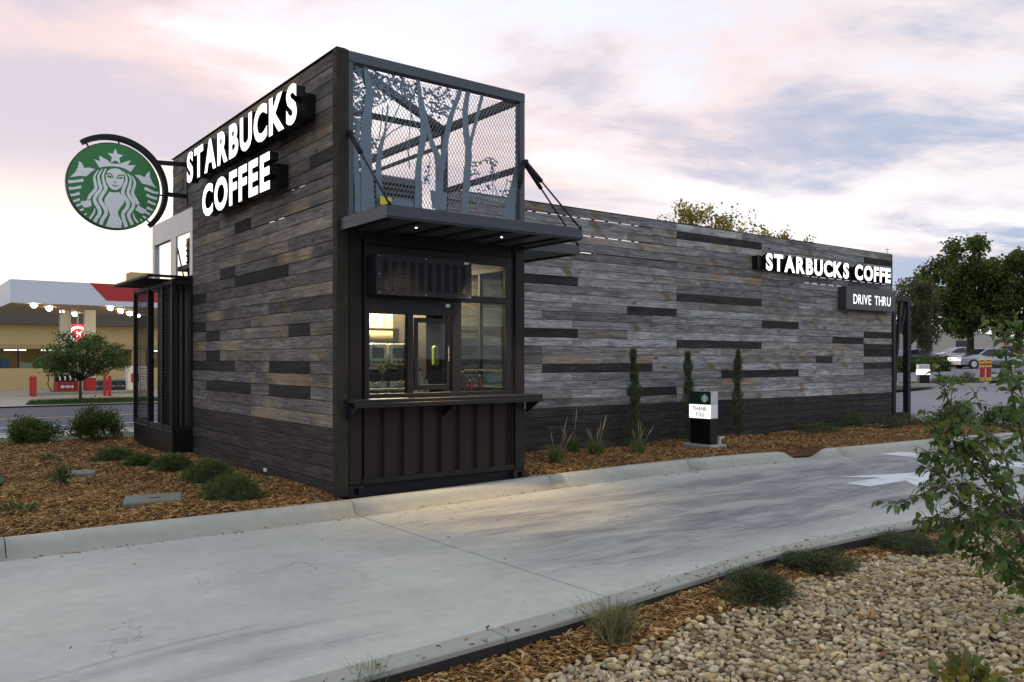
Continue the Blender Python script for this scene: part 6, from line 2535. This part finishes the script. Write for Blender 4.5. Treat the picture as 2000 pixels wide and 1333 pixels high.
p = gp(1435, 700, 40)
tree('yellow_tree', 'yellow green autumn tree showing over the long wall on the left', gp(1345, 700, 40), 2.6, (0.4, 0, 6.75), (2.2, 2.2, 2.1), 60, 6500, 0.16, GR_Y, 'autumn trees behind the long wall', tr=0.14, spread=0.20, seed=8)
tree('yellow_tree', 'sparse autumn tree showing over the long wall in the middle', gp(1440, 700, 43), 2.6, (0.4, 0, 6.6), (1.9, 1.9, 2.3), 46, 1700, 0.17, GR_Y + GR_M[:1], 'autumn trees behind the long wall', tr=0.12, spread=0.25, seed=9)
tree('yellow_tree', 'yellow green autumn tree showing over the long wall on the right', gp(1525, 700, 44), 2.4, (0.2, 0, 6.2), (1.7, 1.7, 1.95), 46, 3600, 0.16, GR_Y, 'autumn trees behind the long wall', tr=0.12, spread=0.2, seed=10)
tree('big_tree', 'large dark green shade tree beyond the parking lot', gp(1895, 692, 66), 3.0, (-0.3, 0, 6.0), (5.0, 3.6, 3.9), 84, 19000, 0.30, GR_D + [(0.07, 0.085, 0.02)], 'trees beyond the parking lot', tr=0.34, spread=0.17, seed=12)
tree('big_tree', 'large dark green tree at the right edge behind the overhanging shrub', gp(1990, 692, 64), 2.6, (0.4, 0, 5.6), (3.6, 3.0, 3.5), 70, 13000, 0.30, GR_D, 'trees beyond the parking lot', tr=0.3, spread=0.18, seed=13)
tree('small_tree', 'slim grey green young tree right of the steel gate', gp(1803, 692, 50), 1.5, (0, 0, 3.3), (0.95, 0.9, 2.1), 50, 5200, 0.14, [(0.07, 0.085, 0.045), (0.05, 0.065, 0.03), (0.12, 0.11, 0.03)], 'trees beyond the parking lot', tr=0.06, spread=0.22, seed=14)
tree('small_tree', 'yellowing tree crown just above the steel gate', gp(1778, 692, 58), 1.8, (0, 0, 4.2), (2.2, 1.6, 2.0), 50, 5600, 0.2, [(0.16, 0.15, 0.03), (0.08, 0.10, 0.03)], 'trees beyond the parking lot', tr=0.1, spread=0.25, seed=15)


def car(name, label, p, rz, paint, L=4.6):
    e = empty(name, p, label=label, cat='car', group='cars parked beyond the lot')
    Wd = 0.88
    top = [(-2.3, 0.55), (-2.25, 0.78), (-1.5, 0.90), (-1.05, 0.95), (-0.35, 1.38), (0.35, 1.45), (1.0, 1.38), (1.75, 1.02), (2.2, 0.98), (2.3, 0.60)]

    def T(x, y, z):
        return (p[0] + x * math.cos(rz) - y * math.sin(rz), p[1] + x * math.sin(rz) + y * math.cos(rz), p[2] + z)
    vs, fs = [], []
    for (x, z) in top:
        k = 0.70 if z > 1.2 else (0.86 if z > 1.0 else 1.0)
        w = Wd * k * (0.9 if abs(x) > 2.2 else 1)
        vs += [T(x, -Wd * 0.98 * (0.9 if abs(x) > 2.2 else 1), 0.28), T(x, -Wd * (0.92 if abs(x) > 2.2 else 1), min(z, 0.62)), T(x, -min(w + 0.06, Wd), min(z, 0.92)), T(x, -w, z), T(x, w, z), T(x, min(w + 0.06, Wd), min(z, 0.92)), T(x, Wd * (0.92 if abs(x) > 2.2 else 1), min(z, 0.62)), T(x, Wd * 0.98 * (0.9 if abs(x) > 2.2 else 1), 0.28)]
    n = 8
    for i in range(len(top) - 1):
        for k in range(n):
            k2 = (k + 1) % n
            fs.append((i * n + k, i * n + k2, (i + 1) * n + k2, (i + 1) * n + k))
    fs += [tuple(range(n)), tuple(range((len(top) - 1) * n, len(top) * n))]
    MB().add(vs, fs).build('body', paint, e, bevel=0.03, seg=2, smooth=True)
    for s in (-1, 1):
        m = MB()
        m.add([T(-0.95, s * (Wd * 0.955), 0.96), T(-0.30, s * (Wd * 0.775), 1.33), T(0.30, s * (Wd * 0.765), 1.39), T(0.30, s * (Wd * 0.955), 0.96)], [(0, 1, 2, 3)])
        m.add([T(0.38, s * (Wd * 0.955), 0.96), T(0.38, s * (Wd * 0.765), 1.39), T(0.95, s * (Wd * 0.775), 1.33), T(1.55, s * (Wd * 0.955), 0.98)], [(0, 1, 2, 3)])
        m.build('side_window', CARGL, e, fix=False)
        for x in (-1.42, 1.38):
            m = MB()
            c = T(x, s * (Wd - 0.09), 0.32)
            N_ = 18
            vv = []
            for yy in (-0.10, 0.115):
                for k in range(N_):
                    a = 2 * math.pi * k / N_
                    vv.append(T(x + 0.33 * math.cos(a), s * (Wd - 0.09) + s * yy, 0.33 + 0.33 * math.sin(a)))
            m.add(vv, [tuple(range(N_)), tuple(range(N_, 2 * N_))] + [(k, (k + 1) % N_, (k + 1) % N_ + N_, k + N_) for k in range(N_)])
            w_ = m.build('wheel', RUBBER, e)
            m = MB()
            m.add([T(x + 0.21 * math.cos(2 * math.pi * k / N_), s * (Wd + 0.03), 0.33 + 0.21 * math.sin(2 * math.pi * k / N_)) for k in range(N_)], [tuple(range(N_))])
            m.build('rim', GALV, w_)
        m = MB()
        m.box(0, 0.001, 0, 0.001, 0, 0.001)
        m = MB()
        m.add([T(-2.30, s * 0.78, 0.62), T(-2.30, s * 0.45, 0.62), T(-2.27, s * 0.45, 0.76), T(-2.27, s * 0.78, 0.76)], [(0, 1, 2, 3)])
        m.build('headlight', EMBW, e)
    m = MB()
    m.add([T(-1.03, -0.70, 0.985), T(-1.03, 0.70, 0.985), T(-0.37, 0.58, 1.372), T(-0.37, -0.58, 1.372)], [(0, 1, 2, 3)])
    m.build('windscreen', CARGL, e, fix=False)
    return e


ang = -math.atan2(FW[0], FW[1])
car('parked_car', 'silver sedan parked side on behind the yellow and red posts', gp(1925, 712, 58), ang + R(4), SILV)
car('parked_car', 'blue grey car just right of the steel gate', gp(1778, 700, 72), ang + R(10), BLUEC)
car('parked_car', 'pale car behind the trunk of the big shade tree', gp(1870, 700, 76), ang - R(3), WHITEC)
car('parked_car', 'red car partly hidden at the right behind the silver sedan', gp(1955, 700, 78), ang + R(2), REDP)
for i, px_ in enumerate((1918, 1931)):
    q = gp(px_, 748, 38)
    bollard((q.x, q.y, q.z + 0.03), 1.12, 0.105, YELP, ('left' if i == 0 else 'right') + ' yellow post with red stripes at the lot edge', 'striped posts at the lot edge', [(0.25, 0.72), (0.80, 0.90), (0.97, 1.03)])
q = gp(1803, 745, 36)
isl = MB()
nn = 30
c0 = gp(1838, 745, 36)
vs = [(c0.x + 2.4 * math.cos(2 * math.pi * k / nn), c0.y + 1.5 * math.sin(2 * math.pi * k / nn), g(c0.x, c0.y) + 0.17) for k in range(nn)]
isl.add(vs, [tuple(range(nn))])
tag(isl.build('mulch_island', SOIL), kind='structure')
m = MB()
for k in range(nn):
    a0, a1 = 2 * math.pi * k / nn, 2 * math.pi * (k + 1) / nn
    P = []
    for r_ in (1.0, 1.08):
        for a in (a0, a1):
            P.append((c0.x + 2.4 * r_ * math.cos(a), c0.y + 1.5 * r_ * math.sin(a)))
    zt, zb = g(c0.x, c0.y) + 0.20, g(c0.x, c0.y) - 0.1
    m.add([(P[0][0], P[0][1], zt), (P[1][0], P[1][1], zt), (P[3][0], P[3][1], zt), (P[2][0], P[2][1], zt), (P[2][0], P[2][1], zb), (P[3][0], P[3][1], zb)], [(0, 1, 2, 3), (3, 2, 5, 4)])
tag(m.build('island_kerb', KERBM), kind='structure')
mb_ = empty('menu_sign', (q.x, q.y, q.z + 0.17), ang, label='distant black box sign with a lit white panel on the mulch island', cat='sign')


def lbox(par, name, mat, x0, x1, y0, y1, z0, z1, bev=0.0):
    m = MB()
    m.box(x0, x1, y0, y1, z0, z1)
    off = wloc(par)
    m.v = [(v[0] + off.x, v[1] + off.y, v[2] + off.z) for v in m.v]
    return m.build(name, mat, par, bevel=bev)


lbox(mb_, 'base', BLACKP, -0.22, 0.22, -0.12, 0.12, 0.0, 0.38)
lbox(mb_, 'lit_panel', LITWHITE, -0.24, 0.24, -0.14, 0.14, 0.3805, 0.62)
lbox(mb_, 'header', GALV, -0.24, 0.24, -0.14, 0.14, 0.6205, 0.84, 0.03)
shrub('island_plant', 'spiky green plant on the mulch island right of the distant sign', c0.x + 0.2, c0.y - 0.3, g(c0.x, c0.y) + 0.17, 0.6, 0.35, 900, 0.16, GR_D, 'island plants', needle=True, stick=False)
shrub('island_plant', 'green clump on the mulch island furthest from the distant sign', c0.x + 1.2, c0.y - 0.5, g(c0.x, c0.y) + 0.17, 0.5, 0.4, 800, 0.16, GR_M, 'island plants', needle=True, stick=False)
for i, (px_, t_, ln) in enumerate(((1800, 54, 3.6), (1850, 62, 4.5), (1945, 70, 5.0), (1800, 70, 4.5))):
    b0 = gp(px_, 700, t_)
    e = empty('hedge', b0, label=['trimmed dark hedge beyond the distant sign', 'dark hedge left of the silver sedan', 'dry tan and green hedge behind the silver sedan', 'hedge before the pale wall near the gate'][i], cat='hedge', group='hedges beyond the lot')
    n = 2600
    P = np.stack([rng.uniform(-ln / 2, ln / 2, n), rng.uniform(-0.4, 0.4, n), rng.uniform(0, 0.75, n)], 1)
    ca, sa = math.cos(ang), math.sin(ang)
    P = np.stack([b0.x + P[:, 0] * ca - P[:, 1] * sa, b0.y + P[:, 0] * sa + P[:, 1] * ca, b0.z + P[:, 2]], 1)
    V, F, c = leafset(P, rng.normal(0, 1, (n, 3)), rng.uniform(.12, .26, n), rng.uniform(.08, .16, n), pal(n, GR_D if i != 2 else [(0.20, 0.16, 0.08), (0.08, 0.09, 0.03)]))
    npmesh('foliage', V, F, LEAF, e, c)
    m = MB()
    m.bar((b0.x - 0.4 * ln * ca, b0.y - 0.4 * ln * sa, b0.z + 0.25), (b0.x + 0.4 * ln * ca, b0.y + 0.4 * ln * sa, b0.z + 0.25), 0.3, 0.5)
    m.build('branches', BARK, e)
# pale building behind
w0 = gp(1850, 690, 96)
wb = empty('far_building', w0, ang, label='pale low building behind the trees beyond the parking lot', cat='building')
m = MB()
off = wloc(wb)
vs = [(-9, 0, 0), (8, 0, 0), (8, 0, 2.6), (-1, 0, 3.6), (-3.2, 0, 3.7), (-9, 0, 3.7), (-9, 8, 0), (8, 8, 0), (8, 8, 2.6), (-1, 8, 3.6), (-3.2, 8, 3.7), (-9, 8, 3.7)]
m.add([(v[0] + off.x, v[1] + off.y, v[2] + off.z) for v in vs], [(0, 1, 2, 3, 4, 5), (11, 10, 9, 8, 7, 6), (2, 1, 7, 8), (3, 2, 8, 9), (4, 3, 9, 10), (5, 4, 10, 11), (0, 5, 11, 6)])
m.build('wall', TANF, wb)
lbox(wb, 'roof_edge', GALV, -9.1, -3.2, -0.1, -0.002, 3.6, 3.85)
for k in range(3):
    lbox(wb, 'window', CARGL, -8 + k * 4.5, -6.2 + k * 4.5, -0.05, -0.003, 1.0, 2.2)
# belt of trees closing the horizon
tl = empty('far_wood', (0, 0, 0), kind='stuff')
n = 26000
ta = rng.uniform(R(-75), R(125), n)
rad = rng.uniform(170, 230, n)
hh = 3.5 + 2.2 * np.sin(ta * 9) + 1.6 * np.sin(ta * 23 + 1) + 1.0 * np.sin(ta * 51)
P = np.stack([rad * np.sin(ta), rad * np.cos(ta), np.where(np.sin(ta) > 0, 1.0, -1.0) + rng.random(n) * np.maximum(hh, 1.5)], 1)
V, F, c = leafset(P, rng.normal(0, 1, (n, 3)), rng.uniform(1.2, 2.4, n), rng.uniform(0.9, 1.8, n), pal(n, GR_D))
bpy.data.objects.remove(tl)
tag(npmesh('far_wood', V, F, LEAF, None, c), 'distant dark belt of trees along the horizon', 'woodland', kind='stuff')
